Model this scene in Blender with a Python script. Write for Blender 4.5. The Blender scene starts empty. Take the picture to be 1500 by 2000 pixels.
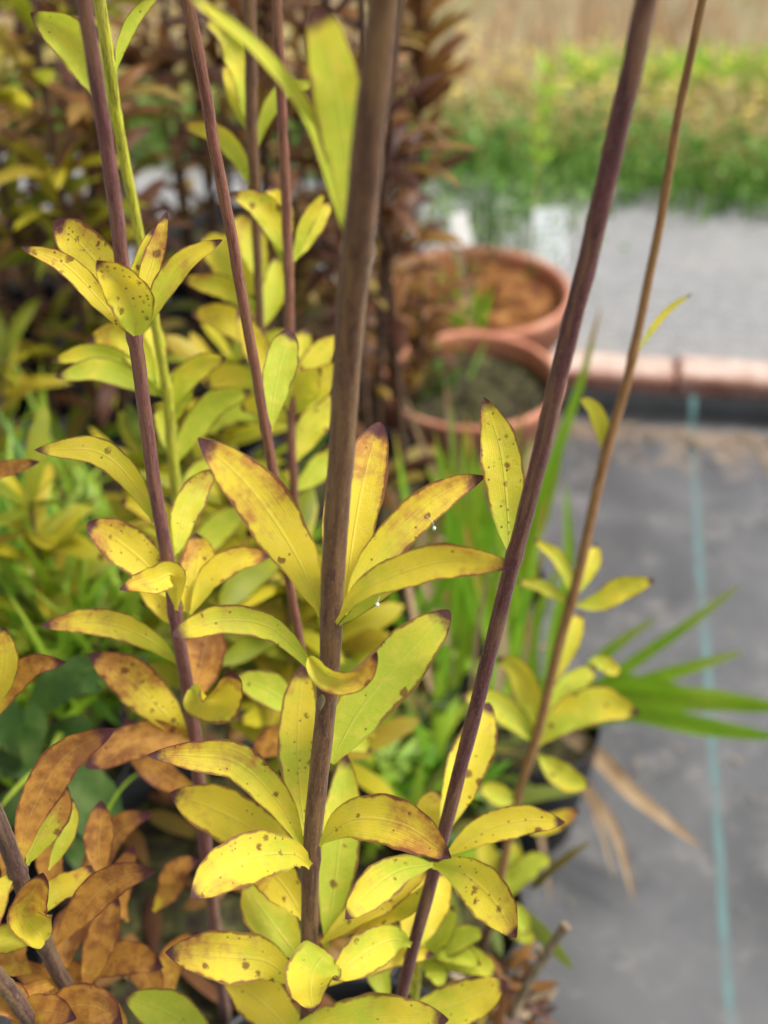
import bpy, math, random
import numpy as np
from mathutils import Vector

R = math.radians
random.seed(7)
rng = np.random.default_rng(7)
S = bpy.context.scene
COL = S.collection

# ------------------------------------------------------------------ camera, world, sun
CAM_H, PITCH, FPX = 1.07, R(38.0), 2400.0
SP, CP = math.sin(PITCH), math.cos(PITCH)
cam_d = bpy.data.cameras.new('camera')
cam = bpy.data.objects.new('camera', cam_d)
COL.objects.link(cam)
cam.location = (0, 0, CAM_H)
cam.rotation_euler = (math.pi / 2 - PITCH, 0, 0)
cam_d.sensor_fit = 'VERTICAL'
cam_d.sensor_height = 24.0
cam_d.sensor_width = 18.0
cam_d.lens = 24.0 * FPX / 2000.0
cam_d.clip_start, cam_d.clip_end = 0.02, 500
cam_d.dof.use_dof = True
cam_d.dof.focus_distance = 0.48
cam_d.dof.aperture_fstop = 4.0
S.camera = cam

SUN_EL, SUN_AZ = R(56), R(85)          # azimuth measured from +Y (ahead) towards +X
w = bpy.data.worlds.new('World')
S.world = w
w.use_nodes = True
wt = w.node_tree
bg = wt.nodes['Background']
sky = wt.nodes.new('ShaderNodeTexSky')
sky.sky_type = 'NISHITA'
sky.sun_disc = False
sky.sun_elevation = SUN_EL
sky.sun_rotation = SUN_AZ
sky.dust_density = 4.0
sky.air_density = 1.0
hs = wt.nodes.new('ShaderNodeHueSaturation')      # an overcast sky has little blue left in it
hs.inputs['Saturation'].default_value = 0.35
wt.links.new(sky.outputs[0], hs.inputs['Color'])
wt.links.new(hs.outputs[0], bg.inputs['Color'])
bg.inputs['Strength'].default_value = 0.10
sd = bpy.data.lights.new('sun', 'SUN')
sd.energy, sd.angle, sd.color = 1.5, R(14), (1.0, 0.95, 0.87)
sun = bpy.data.objects.new('sun', sd)
COL.objects.link(sun)
sdir = Vector((math.sin(SUN_AZ) * math.cos(SUN_EL), math.cos(SUN_AZ) * math.cos(SUN_EL), math.sin(SUN_EL)))
sun.rotation_euler = sdir.to_track_quat('Z', 'Y').to_euler()
S.view_settings.view_transform = 'Standard'
S.view_settings.look = 'None'
S.view_settings.gamma = 1
S.view_settings.exposure = 1.25
S.cycles.use_denoising = True
S.cycles.max_bounces = 10
S.cycles.transmission_bounces = 6
S.cycles.caustics_reflective = False
S.cycles.caustics_refractive = False


# ------------------------------------------------------------------ geometry helpers
def P(px, py, d):
    """a point d metres deep along the optical axis, seen at photo pixel (px, py)"""
    v = (py - 1000.0) / FPX
    return np.array([(px - 750.0) / FPX * d, d * (CP - v * SP), CAM_H - d * (SP + v * CP)])


def depth_at(py, z=0.0):
    v = (py - 1000.0) / FPX
    return (CAM_H - z) / (SP + v * CP)


def G(px, py, z=0.0):
    return P(px, py, depth_at(py, z))


CAMP = np.array([0, 0, CAM_H])


def cr(pts, n):
    """Catmull-Rom through pts (k x m array) -> n samples, spaced by length of first two coordinates"""
    p = np.asarray(pts, float)
    if len(p) == 2:
        t = np.linspace(0, 1, n)[:, None]
        return p[0] * (1 - t) + p[1] * t
    seg = np.linalg.norm(np.diff(p, axis=0), axis=1)
    seg = np.maximum(seg, 1e-9)
    kn = np.concatenate([[0], np.cumsum(seg)])
    ext = np.vstack([2 * p[0] - p[1], p, 2 * p[-1] - p[-2]])
    out = []
    for s in np.linspace(0, kn[-1], n):
        i = min(np.searchsorted(kn, s, side='right') - 1, len(p) - 2)
        t = (s - kn[i]) / seg[i]
        a, b, c, d = ext[i], ext[i + 1], ext[i + 2], ext[i + 3]
        m1 = (c - a) / 2 * 1.0
        m2 = (d - b) / 2 * 1.0
        h = t * t * (3 - 2 * t)
        out.append(b * (1 - h) + c * h + m1 * (t ** 3 - 2 * t ** 2 + t) + m2 * (t ** 3 - t ** 2))
    return np.array(out)


def nrm(a):
    return a / np.maximum(np.linalg.norm(a, axis=-1, keepdims=True), 1e-12)


class MB:
    """collects faces with uv"""
    def __init__(s):
        s.v, s.f, s.uv, s.mi = [], [], [], []

    def grid(s, pts, uv, closed=False, mi=0):
        n, m = pts.shape[:2]
        o = len(s.v)
        s.v.extend(pts.reshape(-1, 3).tolist())
        for i in range(n - 1):
            for j in range(m - 1):
                a, b, c, d = i * m + j, i * m + j + 1, (i + 1) * m + j + 1, (i + 1) * m + j
                s.f.append((o + a, o + b, o + c, o + d))
                s.uv.append([tuple(uv[i, j]), tuple(uv[i, j + 1]), tuple(uv[i + 1, j + 1]), tuple(uv[i + 1, j])])
                s.mi.append(mi)

    def face(s, pts, uv=None, mi=0):
        o = len(s.v)
        s.v.extend([tuple(p) for p in pts])
        s.f.append(tuple(range(o, o + len(pts))))
        s.uv.append(uv or [(0, 0)] * len(pts))
        s.mi.append(mi)

    def build(s, name, mats, parent=None, color=None, smooth=True, loc=None):
        me = bpy.data.meshes.new(name)
        vv = np.array(s.v, float)
        if parent is not None:
            vv = vv - np.array(parent['_o'])
        elif loc is not None:
            vv = vv - np.array(loc)
        me.from_pydata(vv.tolist(), [], s.f)
        l = me.uv_layers.new(name='UVMap')
        flat = [c for u in s.uv for p in u for c in p]
        l.data.foreach_set('uv', flat)
        if not isinstance(mats, (list, tuple)):
            mats = [mats]
        for m in mats:
            me.materials.append(m)
        me.polygons.foreach_set('material_index', s.mi)
        me.polygons.foreach_set('use_smooth', [smooth] * len(s.f))
        me.update()
        o = bpy.data.objects.new(name, me)
        COL.objects.link(o)
        if parent is not None:
            o.parent = parent
        elif loc is not None:
            o.location = loc
        if color is not None:
            o.color = (*color, 1.0)
        return o


def thing(name, label, cat, loc, group=None):
    o = bpy.data.objects.new(name, None)
    COL.objects.link(o)
    o.empty_display_size = 0.02
    o.location = loc
    o['_o'] = tuple(float(c) for c in loc)
    tag(o, label, cat, group)
    return o


def tag(o, label, cat, group=None):
    o['label'] = label
    o['category'] = cat
    if group:
        o['group'] = group
    return o


def kind(o, k):
    o['kind'] = k
    return o


def tube(mb, pts, rad, n=12, cap=True, mi=0):
    pts = np.asarray(pts, float)
    rad = np.broadcast_to(np.asarray(rad, float), (len(pts),))
    t = nrm(np.gradient(pts, axis=0))
    ref = np.array([0.0, 1.0, 0.0]) if abs(t[0][1]) < .8 else np.array([1.0, 0, 0])
    a = nrm(np.cross(t, ref))
    b = np.cross(t, a)
    ln = np.concatenate([[0], np.cumsum(np.linalg.norm(np.diff(pts, axis=0), axis=1))])
    th = np.linspace(0, 2 * math.pi, n + 1)
    ring = pts[:, None] + rad[:, None, None] * (np.cos(th)[None, :, None] * a[:, None] + np.sin(th)[None, :, None] * b[:, None])
    uv = np.stack(np.broadcast_arrays((th / (2 * math.pi))[None, :], ln[:, None]), -1)
    mb.grid(ring, uv, mi=mi)
    if cap:
        mb.face(ring[0, :-1][::-1], [(0, 0)] * n, mi)
        mb.face(ring[-1, :-1], [(0, float(ln[-1]))] * n, mi)


def lathe(mb, prof, c, n=48, mi=0, wob=0.0):
    prof = np.asarray(prof, float)
    th = np.linspace(0, 2 * math.pi, n + 1)
    r = prof[:, 0][:, None] * (1 + wob * np.sin(2 * th + .7)[None, :])
    pts = np.stack([c[0] + r * np.cos(th), c[1] + r * np.sin(th), c[2] + np.broadcast_to(prof[:, 1][:, None], r.shape)], -1)
    ln = np.linspace(0, 1, len(prof))
    uv = np.stack(np.broadcast_arrays((th / (2 * math.pi))[None, :], ln[:, None]), -1)
    mb.grid(pts, uv, mi=mi)


def blade(mb, mid, hw, side, nor, nv=9, cup=0.25, wave=0.0, seed=0, mi=0, u=None):
    """a leaf blade: midrib samples, half widths, side and normal vectors per sample"""
    n = len(mid)
    q = np.linspace(-1, 1, nv)
    q = np.sign(q) * np.abs(q) ** .8
    u = np.linspace(0, 1, n) if u is None else u
    r = np.random.default_rng(seed)
    ph = r.uniform(0, 6.28, 4)
    ew = 1 + 0.035 * np.sin(u * 17 + ph[0])[:, None] * np.sign(q)[None, :] * np.abs(q)[None, :] + 0.02 * np.sin(u * 41 + ph[1])[:, None] * np.abs(q)[None, :]
    off_s = q[None, :] * hw[:, None] * ew
    off_n = hw[:, None] * (cup * np.abs(q)[None, :] ** 1.6 + wave * np.sin(u * 11 + ph[2])[:, None] * q[None, :] ** 2 * np.sign(q)[None, :]
                           + wave * .7 * np.sin(u * 19 + ph[3])[:, None] * q[None, :] ** 2)
    pts = mid[:, None] + off_s[..., None] * side[:, None] + off_n[..., None] * nor[:, None]
    uv = np.stack(np.broadcast_arrays(u[:, None], ((q + 1) / 2)[None, :]), -1)
    mb.grid(pts, uv, mi=mi)


def width_prof(u, a=.8, b=.72):
    k = a / (a + b)
    f = u ** a * (1 - u) ** b / (k ** a * (1 - k) ** b)
    return np.maximum(f, 0.14 * (1 - u) ** .5 * (u < .3))


# ------------------------------------------------------------------ materials
class NT:
    def __init__(s, name):
        s.m = bpy.data.materials.new(name)
        s.m.use_nodes = True
        s.t = s.m.node_tree
        s.t.nodes.clear()
        s.out = s.t.nodes.new('ShaderNodeOutputMaterial')

    def n(s, typ, **k):
        nd = s.t.nodes.new(typ)
        for a, b in k.items():
            setattr(nd, a, b)
        return nd

    def put(s, sock, val):
        if val is None:
            return
        if hasattr(val, 'is_output') or isinstance(val, bpy.types.NodeSocket):
            s.t.links.new(val, sock)
        elif isinstance(val, (tuple, list)):
            sock.default_value = (*val, 1.0) if len(val) == 3 and len(sock.default_value) == 4 else val
        else:
            sock.default_value = val

    def math(s, op, a, b=None, c=None, clamp=False):
        nd = s.n('ShaderNodeMath', operation=op, use_clamp=clamp)
        s.put(nd.inputs[0], a)
        s.put(nd.inputs[1], b)
        s.put(nd.inputs[2], c)
        return nd.outputs[0]

    def ss(s, x, lo, hi):
        nd = s.n('ShaderNodeMapRange', interpolation_type='SMOOTHSTEP')
        s.put(nd.inputs['Value'], x)
        s.put(nd.inputs['From Min'], lo)
        s.put(nd.inputs['From Max'], hi)
        return nd.outputs[0]

    def mix(s, f, a, b, mode='MIX'):
        nd = s.n('ShaderNodeMix', data_type='RGBA', blend_type=mode)
        s.put(nd.inputs[0], f)
        s.put(nd.inputs[6], a)
        s.put(nd.inputs[7], b)
        return nd.outputs[2]

    def noise(s, vec, scale, detail=3, rough=.55, dist=0):
        nd = s.n('ShaderNodeTexNoise')
        s.put(nd.inputs['Vector'], vec)
        s.put(nd.inputs['Scale'], scale)
        s.put(nd.inputs['Detail'], detail)
        s.put(nd.inputs['Roughness'], rough)
        s.put(nd.inputs['Distortion'], dist)
        return nd.outputs['Fac']

    def voro(s, vec, scale):
        nd = s.n('ShaderNodeTexVoronoi')
        s.put(nd.inputs['Vector'], vec)
        s.put(nd.inputs['Scale'], scale)
        return nd.outputs['Distance'], nd.outputs['Color']

    def comb(s, x, y, z):
        nd = s.n('ShaderNodeCombineXYZ')
        s.put(nd.inputs[0], x); s.put(nd.inputs[1], y); s.put(nd.inputs[2], z)
        return nd.outputs[0]

    def sep(s, v):
        nd = s.n('ShaderNodeSeparateXYZ')
        s.put(nd.inputs[0], v)
        return nd.outputs

    def bump(s, h, dist=.001, strength=.5):
        nd = s.n('ShaderNodeBump')
        s.put(nd.inputs['Height'], h)
        nd.inputs['Distance'].default_value = dist
        nd.inputs['Strength'].default_value = strength
        return nd.outputs[0]

    def bsdf(s, color, rough=.6, normal=None, spec=.4, trans=0.0, tcolor=None, sheen=0.0):
        p = s.n('ShaderNodeBsdfPrincipled')
        s.put(p.inputs['Base Color'], color)
        s.put(p.inputs['Roughness'], rough)
        s.put(p.inputs['Specular IOR Level'], spec)
        if sheen:
            p.inputs['Sheen Weight'].default_value = sheen
            p.inputs['Sheen Roughness'].default_value = .35
            p.inputs['Sheen Tint'].default_value = (1, .97, .85, 1)
        s.put(p.inputs['Normal'], normal)
        sh = p.outputs[0]
        if trans:
            t = s.n('ShaderNodeBsdfTranslucent')
            s.put(t.inputs['Color'], tcolor if tcolor is not None else color)
            s.put(t.inputs['Normal'], normal)
            mx = s.n('ShaderNodeMixShader')
            mx.inputs[0].default_value = trans
            s.t.links.new(sh, mx.inputs[1])
            s.t.links.new(t.outputs[0], mx.inputs[2])
            sh = mx.outputs[0]
        s.t.links.new(sh, s.out.inputs['Surface'])
        return s.m


def mat_leaf():
    """object colour: R how green, G how brown towards the tip, B how spotted"""
    t = NT('lily_leaf')
    uv = t.n('ShaderNodeUVMap').outputs[0]
    u, v, _ = t.sep(uv)
    m = t.math('ABSOLUTE', t.math('MULTIPLY', t.math('SUBTRACT', v, .5), 2.0))
    oi = t.n('ShaderNodeObjectInfo')
    grn, brn, spt = t.sep(oi.outputs['Color'])
    rnd = oi.outputs['Random']
    oc = t.n('ShaderNodeTexCoord').outputs['Object']
    pos = t.n('ShaderNodeVectorMath', operation='ADD')
    t.put(pos.inputs[0], oc)
    t.put(pos.inputs[1], t.comb(t.math('MULTIPLY', rnd, 3.0), t.math('MULTIPLY', rnd, 7.0), 0.0))
    pv = pos.outputs[0]
    n1 = t.noise(pv, 45, 3)
    n2 = t.noise(pv, 190, 4)
    n3 = t.noise(pv, 900, 2)
    nv = t.noise(t.comb(t.math('MULTIPLY', u, 3.0), t.math('MULTIPLY', v, 26.0), rnd), 1.0, 2)   # runs along the veins
    g = t.math('ADD', grn, t.math('MULTIPLY', t.math('SUBTRACT', n1, .5), 1.5))
    g = t.math('ADD', g, t.math('MULTIPLY', t.math('SUBTRACT', .45, u), .45))
    g = t.math('ADD', g, t.math('MULTIPLY', t.math('SUBTRACT', nv, .5), .5))
    g = t.ss(g, -.02, .82)
    col = t.mix(g, (.80, .63, .024), (.44, .55, .022))
    col = t.mix(t.math('MULTIPLY', t.ss(n2, .42, .75), .4), col, (.84, .66, .10))
    geo = t.n('ShaderNodeNewGeometry')
    col = t.mix(t.math('MULTIPLY', geo.outputs['Backfacing'], .14), col, (.74, .66, .22))
    # browning
    b = t.math('ADD', t.math('MULTIPLY', u, .75), t.math('MULTIPLY', t.math('SUBTRACT', n1, .5), 1.5))
    b = t.math('ADD', b, t.math('MULTIPLY', t.math('SUBTRACT', n2, .5), .7))
    b = t.math('ADD', b, t.math('MULTIPLY', m, .12))
    b = t.math('ADD', b, t.math('MULTIPLY', t.math('SUBTRACT', nv, .5), .35))
    b = t.math('ADD', b, t.math('SUBTRACT', t.math('MULTIPLY', brn, 1.3), 1.04))
    bf = t.ss(b, -.12, .42)
    col = t.mix(t.math('MULTIPLY', bf, .88), col, t.mix(t.ss(n2, .35, .7), (.60, .27, .065), (.42, .15, .045)))
    col = t.mix(t.math('MULTIPLY', t.ss(t.math('ADD', b, t.math('MULTIPLY', t.math('SUBTRACT', n2, .5), .4)), .55, 1.15), .6), col, (.17, .050, .030))
    # blotches and spots
    wpv = t.n('ShaderNodeVectorMath', operation='MULTIPLY_ADD')
    t.put(wpv.inputs[0], t.comb(n2, n1, n3)); wpv.inputs[1].default_value = (.004, .004, .004); t.put(wpv.inputs[2], pv)
    vd, vc = t.voro(wpv.outputs[0], 200)
    vr, vg, _ = t.sep(vc)
    sel = t.math('GREATER_THAN', t.math('MULTIPLY', spt, .80), t.math('ADD', vr, t.math('MULTIPLY', t.math('SUBTRACT', .5, n1), .9)))
    rad = t.math('ADD', .05, t.math('MULTIPLY', t.math('POWER', vg, 1.6), .40))
    wob = t.math('ADD', vd, t.math('MULTIPLY', t.math('SUBTRACT', n2, .5), .18))
    sp = t.math('MULTIPLY', sel, t.math('SUBTRACT', 1.0, t.ss(t.math('SUBTRACT', wob, rad), -.14, .08)))
    col = t.mix(t.math('MULTIPLY', sp, .82), col, (.17, .05, .022))
    vd2, vc2 = t.voro(pv, 420)
    r2, _, _ = t.sep(vc2)
    sp2 = t.math('MULTIPLY', t.math('LESS_THAN', r2, t.math('MULTIPLY', spt, .34)), t.math('SUBTRACT', 1.0, t.ss(vd2, .12, .3)))
    col = t.mix(t.math('MULTIPLY', sp2, .8), col, (.20, .07, .02))
    # midrib and fine veins
    mid = t.math('SUBTRACT', 1.0, t.ss(m, .015, .085))
    mid = t.math('MULTIPLY', mid, t.math('SUBTRACT', .55, t.math('MULTIPLY', u, .45)))
    col = t.mix(t.math('MULTIPLY', mid, .34), col, (.80, .72, .22))
    # dark rim and tip
    ed = t.math('ADD', m, t.math('MULTIPLY', t.math('SUBTRACT', n2, .5), .30))
    ed = t.math('ADD', ed, t.math('MULTIPLY', t.math('SUBTRACT', n1, .5), .22))
    ed = t.ss(ed, .84, .95)
    ed = t.math('MULTIPLY', ed, t.ss(u, .05, .4))
    col = t.mix(t.math('MULTIPLY', ed, .82), col, (.18, .052, .035))
    tp = t.math('ADD', u, t.math('MULTIPLY', t.math('SUBTRACT', n2, .5), .09))
    tp = t.math('ADD', tp, t.math('MULTIPLY', brn, .045))
    tp = t.ss(tp, .90, .97)
    col = t.mix(t.math('MULTIPLY', tp, .97), col, (.095, .030, .040))
    vein = t.math('SINE', t.math('MULTIPLY', v, 120.0))
    h = t.math('ADD', t.math('MULTIPLY', vein, .03), t.math('ADD', t.math('MULTIPLY', n2, .9), t.math('MULTIPLY', n3, .25)))
    h = t.math('SUBTRACT', h, t.math('MULTIPLY', mid, 1.2))
    nb = t.bump(h, .0007, .55)
    rgh = t.math('ADD', .48, t.math('MULTIPLY', n2, .25))
    return t.bsdf(col, rgh, nb, .28, trans=.42, tcolor=t.mix(1.0, col, (1.08, 1.08, .8), 'MULTIPLY'))


def mat_stem():
    """object colour tints the skin"""
    t = NT('lily_stem')
    uv = t.n('ShaderNodeUVMap').outputs[0]
    u, v, _ = t.sep(uv)
    oi = t.n('ShaderNodeObjectInfo')
    oc = t.n('ShaderNodeTexCoord').outputs['Object']
    an = t.math('MULTIPLY', u, 6.2832)
    sv = t.comb(t.math('COSINE', an), t.math('SINE', an), t.math('MULTIPLY', v, 38.0))
    st = t.noise(sv, 2.6, 5, .65)
    fine = t.noise(t.comb(t.math('MULTIPLY', t.math('COSINE', an), 5.0), t.math('MULTIPLY', t.math('SINE', an), 5.0), t.math('MULTIPLY', v, 300.0)), 1.6, 3)
    big = t.noise(t.comb(t.math('COSINE', an), t.math('SINE', an), t.math('MULTIPLY', v, 26.0)), .9, 2)
    base = oi.outputs['Color']
    dark = t.mix(.62, base, (.028, .010, .016))
    light = t.mix(.5, base, (.32, .20, .075))
    col = t.mix(t.ss(st, .35, .62), dark, base)
    col = t.mix(t.math('MULTIPLY', t.ss(big, .45, .68), .75), col, light)
    col = t.mix(t.math('MULTIPLY', t.ss(fine, .54, .70), .42), col, t.mix(.55, base, (.44, .36, .27)))
    vd_, _c = t.voro(sv, 3.4)
    col = t.mix(t.math('MULTIPLY', t.math('SUBTRACT', 1.0, t.ss(vd_, .10, .24)), .5), col, (.06, .03, .025))
    nb = t.bump(t.math('ADD', fine, st), .0006, .45)
    return t.bsdf(col, .62, nb, .3, sheen=.25)


def mat_simple(name, stops, scale=60, rough=.7, trans=0.0, spec=.3, bump=0.0, detail=4, isl=0.0, sheen=0.0, tip=None):
    """noise blend of two or three colours; isl adds a variation from one loose piece to the next"""
    t = NT(name)
    oc = t.n('ShaderNodeTexCoord').outputs['Object']
    n1 = t.noise(oc, scale, detail, .6)
    f = n1
    if isl:
        ri = t.n('ShaderNodeNewGeometry').outputs['Random Per Island']
        f = t.math('ADD', t.math('MULTIPLY', n1, 1 - isl), t.math('MULTIPLY', ri, isl))
    rp = t.n('ShaderNodeValToRGB')
    t.put(rp.inputs[0], f)
    e = rp.color_ramp.elements
    lo, hi = (.30, .70) if not isl else (.30 * (1 - isl), .70 * (1 - isl) + isl)
    pos = np.linspace(lo, hi, len(stops))
    e[0].position, e[0].color = pos[0], (*stops[0], 1)
    e[1].position, e[1].color = pos[-1], (*stops[-1], 1)
    for k in range(1, len(stops) - 1):
        x = e.new(pos[k])
        x.color = (*stops[k], 1)
    nb = t.bump(n1, bump, .6) if bump else None
    if tip:
        u, v, _ = t.sep(t.n('ShaderNodeUVMap').outputs[0])
        ri = t.n('ShaderNodeObjectInfo').outputs['Random']
        st = t.noise(t.comb(t.math('MULTIPLY', v, 14.0), t.math('MULTIPLY', u, 2.0), ri), 1.0, 3)
        c2 = t.mix(t.math('MULTIPLY', t.ss(st, .4, .7), .45), rp.outputs[0], stops[-1])
        tf = t.ss(t.math('ADD', u, t.math('ADD', t.math('MULTIPLY', t.math('SUBTRACT', st, .5), .5), t.math('MULTIPLY', t.math('SUBTRACT', ri, .5), .5))), .72, 1.0)
        c2 = t.mix(tf, c2, tip)
        return t.bsdf(c2, rough, t.bump(st, .001, .5), spec, trans=trans)
    return t.bsdf(rp.outputs[0], rough, nb, spec, trans=trans, sheen=sheen)


M = {}
M['leaf'] = mat_leaf()
M['stem'] = mat_stem()
M['bronze'] = mat_simple('bronze_leaf', [(.035, .016, .014), (.115, .046, .025), (.24, .11, .028), (.30, .25, .04)], 25, .5, .30, isl=.6)
M['olive'] = mat_simple('yellowing_leaf', [(.07, .11, .010), (.24, .27, .016), (.52, .44, .025), (.34, .19, .04)], 30, .5, .38, isl=.6)
M['green'] = mat_simple('strap_leaf', [(.05, .15, .010), (.14, .32, .02), (.32, .46, .028), (.50, .44, .06)], 18, .45, .38, isl=.65)
M['bright'] = mat_simple('fresh_strap_leaf', [(.16, .40, .02), (.25, .52, .03), (.36, .56, .04)], 12, .4, .42, tip=(.52, .28, .07))
M['fresh'] = mat_simple('splayed_strap_leaf', [(.18, .38, .02), (.30, .52, .025), (.42, .58, .06)], 14, .42, .42, tip=(.40, .52, .06))
M['straw'] = mat_simple('dry_straw', [(.30, .19, .10), (.48, .33, .19), (.58, .45, .28)], 30, .75, .25)
M['broad'] = mat_simple('broad_green_leaf', [(.024, .060, .010), (.048, .105, .016), (.11, .17, .04)], 40, .5, .25, spec=.3, bump=.001)
M['weed'] = mat_simple('weed_leaf', [(.05, .14, .022), (.10, .24, .035), (.17, .34, .05), (.28, .42, .08)], 8, .55, .3, isl=.7)
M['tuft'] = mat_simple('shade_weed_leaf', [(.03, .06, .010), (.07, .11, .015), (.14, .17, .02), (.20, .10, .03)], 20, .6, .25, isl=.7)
M['meadow'] = mat_simple('meadow_blade', [(.42, .42, .14), (.60, .52, .20), (.68, .56, .30), (.76, .62, .40)], 3, .7, .3, isl=.6)
M['dry'] = mat_simple('dry_grass', [(.42, .27, .14), (.58, .40, .23), (.68, .50, .31)], 3, .8, .3, isl=.6)
M['lime'] = mat_simple('lime_grass', [(.28, .52, .03), (.40, .64, .05), (.50, .64, .08)], 3, .6, .3, isl=.6)
M['petal'] = mat_simple('yellow_petal', [(.78, .58, .06), (.84, .70, .20)], 50, .6, .3, isl=.5)
M['terra'] = mat_simple('terracotta_plastic', [(.42, .155, .09), (.56, .23, .135), (.62, .32, .21)], 22, .55, bump=.0006, spec=.35)
M['black'] = mat_simple('black_plastic', [(.010, .011, .012), (.022, .024, .025)], 30, .45, spec=.4)
M['moss'] = mat_simple('mossy_soil', [(.012, .009, .007), (.035, .026, .015), (.05, .055, .014), (.14, .10, .05)], 55, .95, bump=.006)
M['rusty'] = mat_simple('rusty_litter', [(.07, .022, .010), (.17, .06, .018), (.26, .11, .028), (.30, .20, .05)], 28, .9, bump=.006)
M['brick'] = mat_simple('kerb_brick_face', [(.24, .105, .07), (.38, .20, .145), (.48, .34, .28)], 28, .85, bump=.002)
M['pale'] = mat_simple('pale_brick_top', [(.34, .235, .19), (.48, .37, .31), (.56, .47, .42)], 30, .95, spec=.1, bump=.002)
M['white'] = mat_simple('white_plastic', [(.84, .84, .81), (.90, .90, .88)], 40, .4, spec=.5, trans=.35)
M['egg'] = mat_simple('white_egg', [(.85, .85, .80), (.9, .9, .86)], 400, .4)
M['twig'] = mat_simple('dead_twig', [(.11, .075, .045), (.22, .165, .10), (.32, .26, .18)], 90, .85, bump=.001)


def mat_card():
    t = NT('plant_card_print')
    u, v, _ = t.sep(t.n('ShaderNodeUVMap').outputs[0])
    ln = t.math('GREATER_THAN', t.math('SINE', t.math('MULTIPLY', v, 44.0)), .35)
    n = t.noise(t.comb(t.math('MULTIPLY', u, 22.0), t.math('MULTIPLY', v, 7.0), 0.0), 1.0, 2)
    tx = t.math('MULTIPLY', ln, t.math('GREATER_THAN', n, .47))
    tx = t.math('MULTIPLY', tx, t.math('MULTIPLY', t.math('GREATER_THAN', u, .14), t.math('LESS_THAN', u, .82)))
    col = t.mix(t.math('MULTIPLY', tx, .6), (.86, .89, .92), (.25, .42, .36))
    return t.bsdf(col, .35, None, .5, trans=.4)


def mat_gravel():
    t = NT('grey_gravel')
    pos = t.n('ShaderNodeNewGeometry').outputs['Position']
    d, c = t.voro(pos, 95)
    r, _, _ = t.sep(c)
    n = t.noise(pos, 3.2, 4)
    n2 = t.noise(pos, 40, 3)
    col = t.mix(r, (.195, .195, .197), (.275, .275, .272))
    col = t.mix(t.math('MULTIPLY', t.ss(n, .45, .7), .5), col, (.33, .315, .29))
    col = t.mix(t.math('MULTIPLY', t.ss(n2, .55, .75), .4), col, (.25, .245, .23))
    nb = t.bump(t.math('SUBTRACT', 1.0, d), .004, .8)
    return t.bsdf(col, .9, nb, .25)


def mat_fabric():
    t = NT('woven_ground_fabric')
    pos = t.n('ShaderNodeNewGeometry').outputs['Position']
    x, y, z = t.sep(pos)
    n1 = t.noise(pos, 5.0, 5, .6, .6)
    n2 = t.noise(pos, 16, 5, .65)
    n3 = t.noise(pos, 60, 4)
    wv = t.math('MULTIPLY', t.math('SINE', t.math('MULTIPLY', x, 2600.0)), t.math('SINE', t.math('MULTIPLY', y, 2600.0)))
    col = t.mix(t.ss(n1, .36, .66), (.060, .061, .064), (.105, .106, .109))
    col = t.mix(t.math('MULTIPLY', t.ss(n2, .50, .72), .7), col, (.185, .178, .168))
    col = t.mix(t.math('MULTIPLY', t.ss(n2, .28, .40), -1.0), col, (.04, .04, .04)) if False else col
    col = t.mix(t.math('MULTIPLY', t.math('SUBTRACT', 1.0, t.ss(n1, .28, .40)), .35), col, (.034, .033, .034))
    # grit washed up along the kerb
    dk = t.math('SUBTRACT', t.math('ADD', y, t.math('MULTIPLY', x, KS)), KY)
    gr = t.math('ADD', dk, t.math('MULTIPLY', t.math('SUBTRACT', n2, .5), .35))
    gr = t.math('ADD', gr, t.math('MULTIPLY', t.math('SUBTRACT', n1, .5), .18))
    gr = t.math('MULTIPLY', t.ss(gr, -.20, -.11), t.math('SUBTRACT', 1.0, t.ss(dk, -.095, -.075)))
    col = t.mix(t.math('MULTIPLY', gr, .65), col, t.mix(n3, (.17, .105, .055), (.34, .24, .15)))
    col = t.mix(t.ss(dk, -.080, -.058), col, t.mix(n2, (.008, .009, .010), (.035, .038, .04)))
    # teal marker threads
    ax, ay = STRIPE_A
    dx, dy = STRIPE_D
    e = t.math('ADD', t.math('MULTIPLY', t.math('SUBTRACT', x, ax), dy), t.math('MULTIPLY', t.math('SUBTRACT', y, ay), -dx))
    e = t.math('ADD', e, t.math('MULTIPLY', t.math('SUBTRACT', t.noise(pos, 4.0, 1), .5), .006))
    wr = t.math('SUBTRACT', t.math('FRACT', t.math('ADD', t.math('DIVIDE', e, STRIPE_GAP), .5)), .5)
    wr = t.math('ABSOLUTE', t.math('MULTIPLY', wr, STRIPE_GAP))
    stf = t.math('SUBTRACT', 1.0, t.ss(wr, .0042, .0056))
    stf = t.math('MULTIPLY', stf, t.math('ADD', .12, t.math('MULTIPLY', t.math('LESS_THAN', t.math('ABSOLUTE', e), .05), .88)))
    stf = t.math('MULTIPLY', stf, t.math('SUBTRACT', .9, t.math('MULTIPLY', t.ss(n2, .42, .62), .55)))
    stf = t.math('MULTIPLY', stf, t.math('SUBTRACT', 1.0, t.math('MULTIPLY', gr, .9)))
    col = t.mix(stf, col, t.mix(n3, (.065, .155, .155), (.115, .205, .20)))
    rg = t.math('ADD', .40, t.math('MULTIPLY', n2, .3))
    nb = t.bump(t.math('ADD', t.math('MULTIPLY', wv, .05), t.math('ADD', n1, t.math('MULTIPLY', n2, .5))), .012, .5)
    blk = t.ss(dk, -.080, -.058)
    rg = t.math('ADD', rg, t.math('MULTIPLY', blk, .35))
    return t.bsdf(col, rg, nb, t.math('SUBTRACT', .5, t.math('MULTIPLY', blk, .4)))


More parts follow.
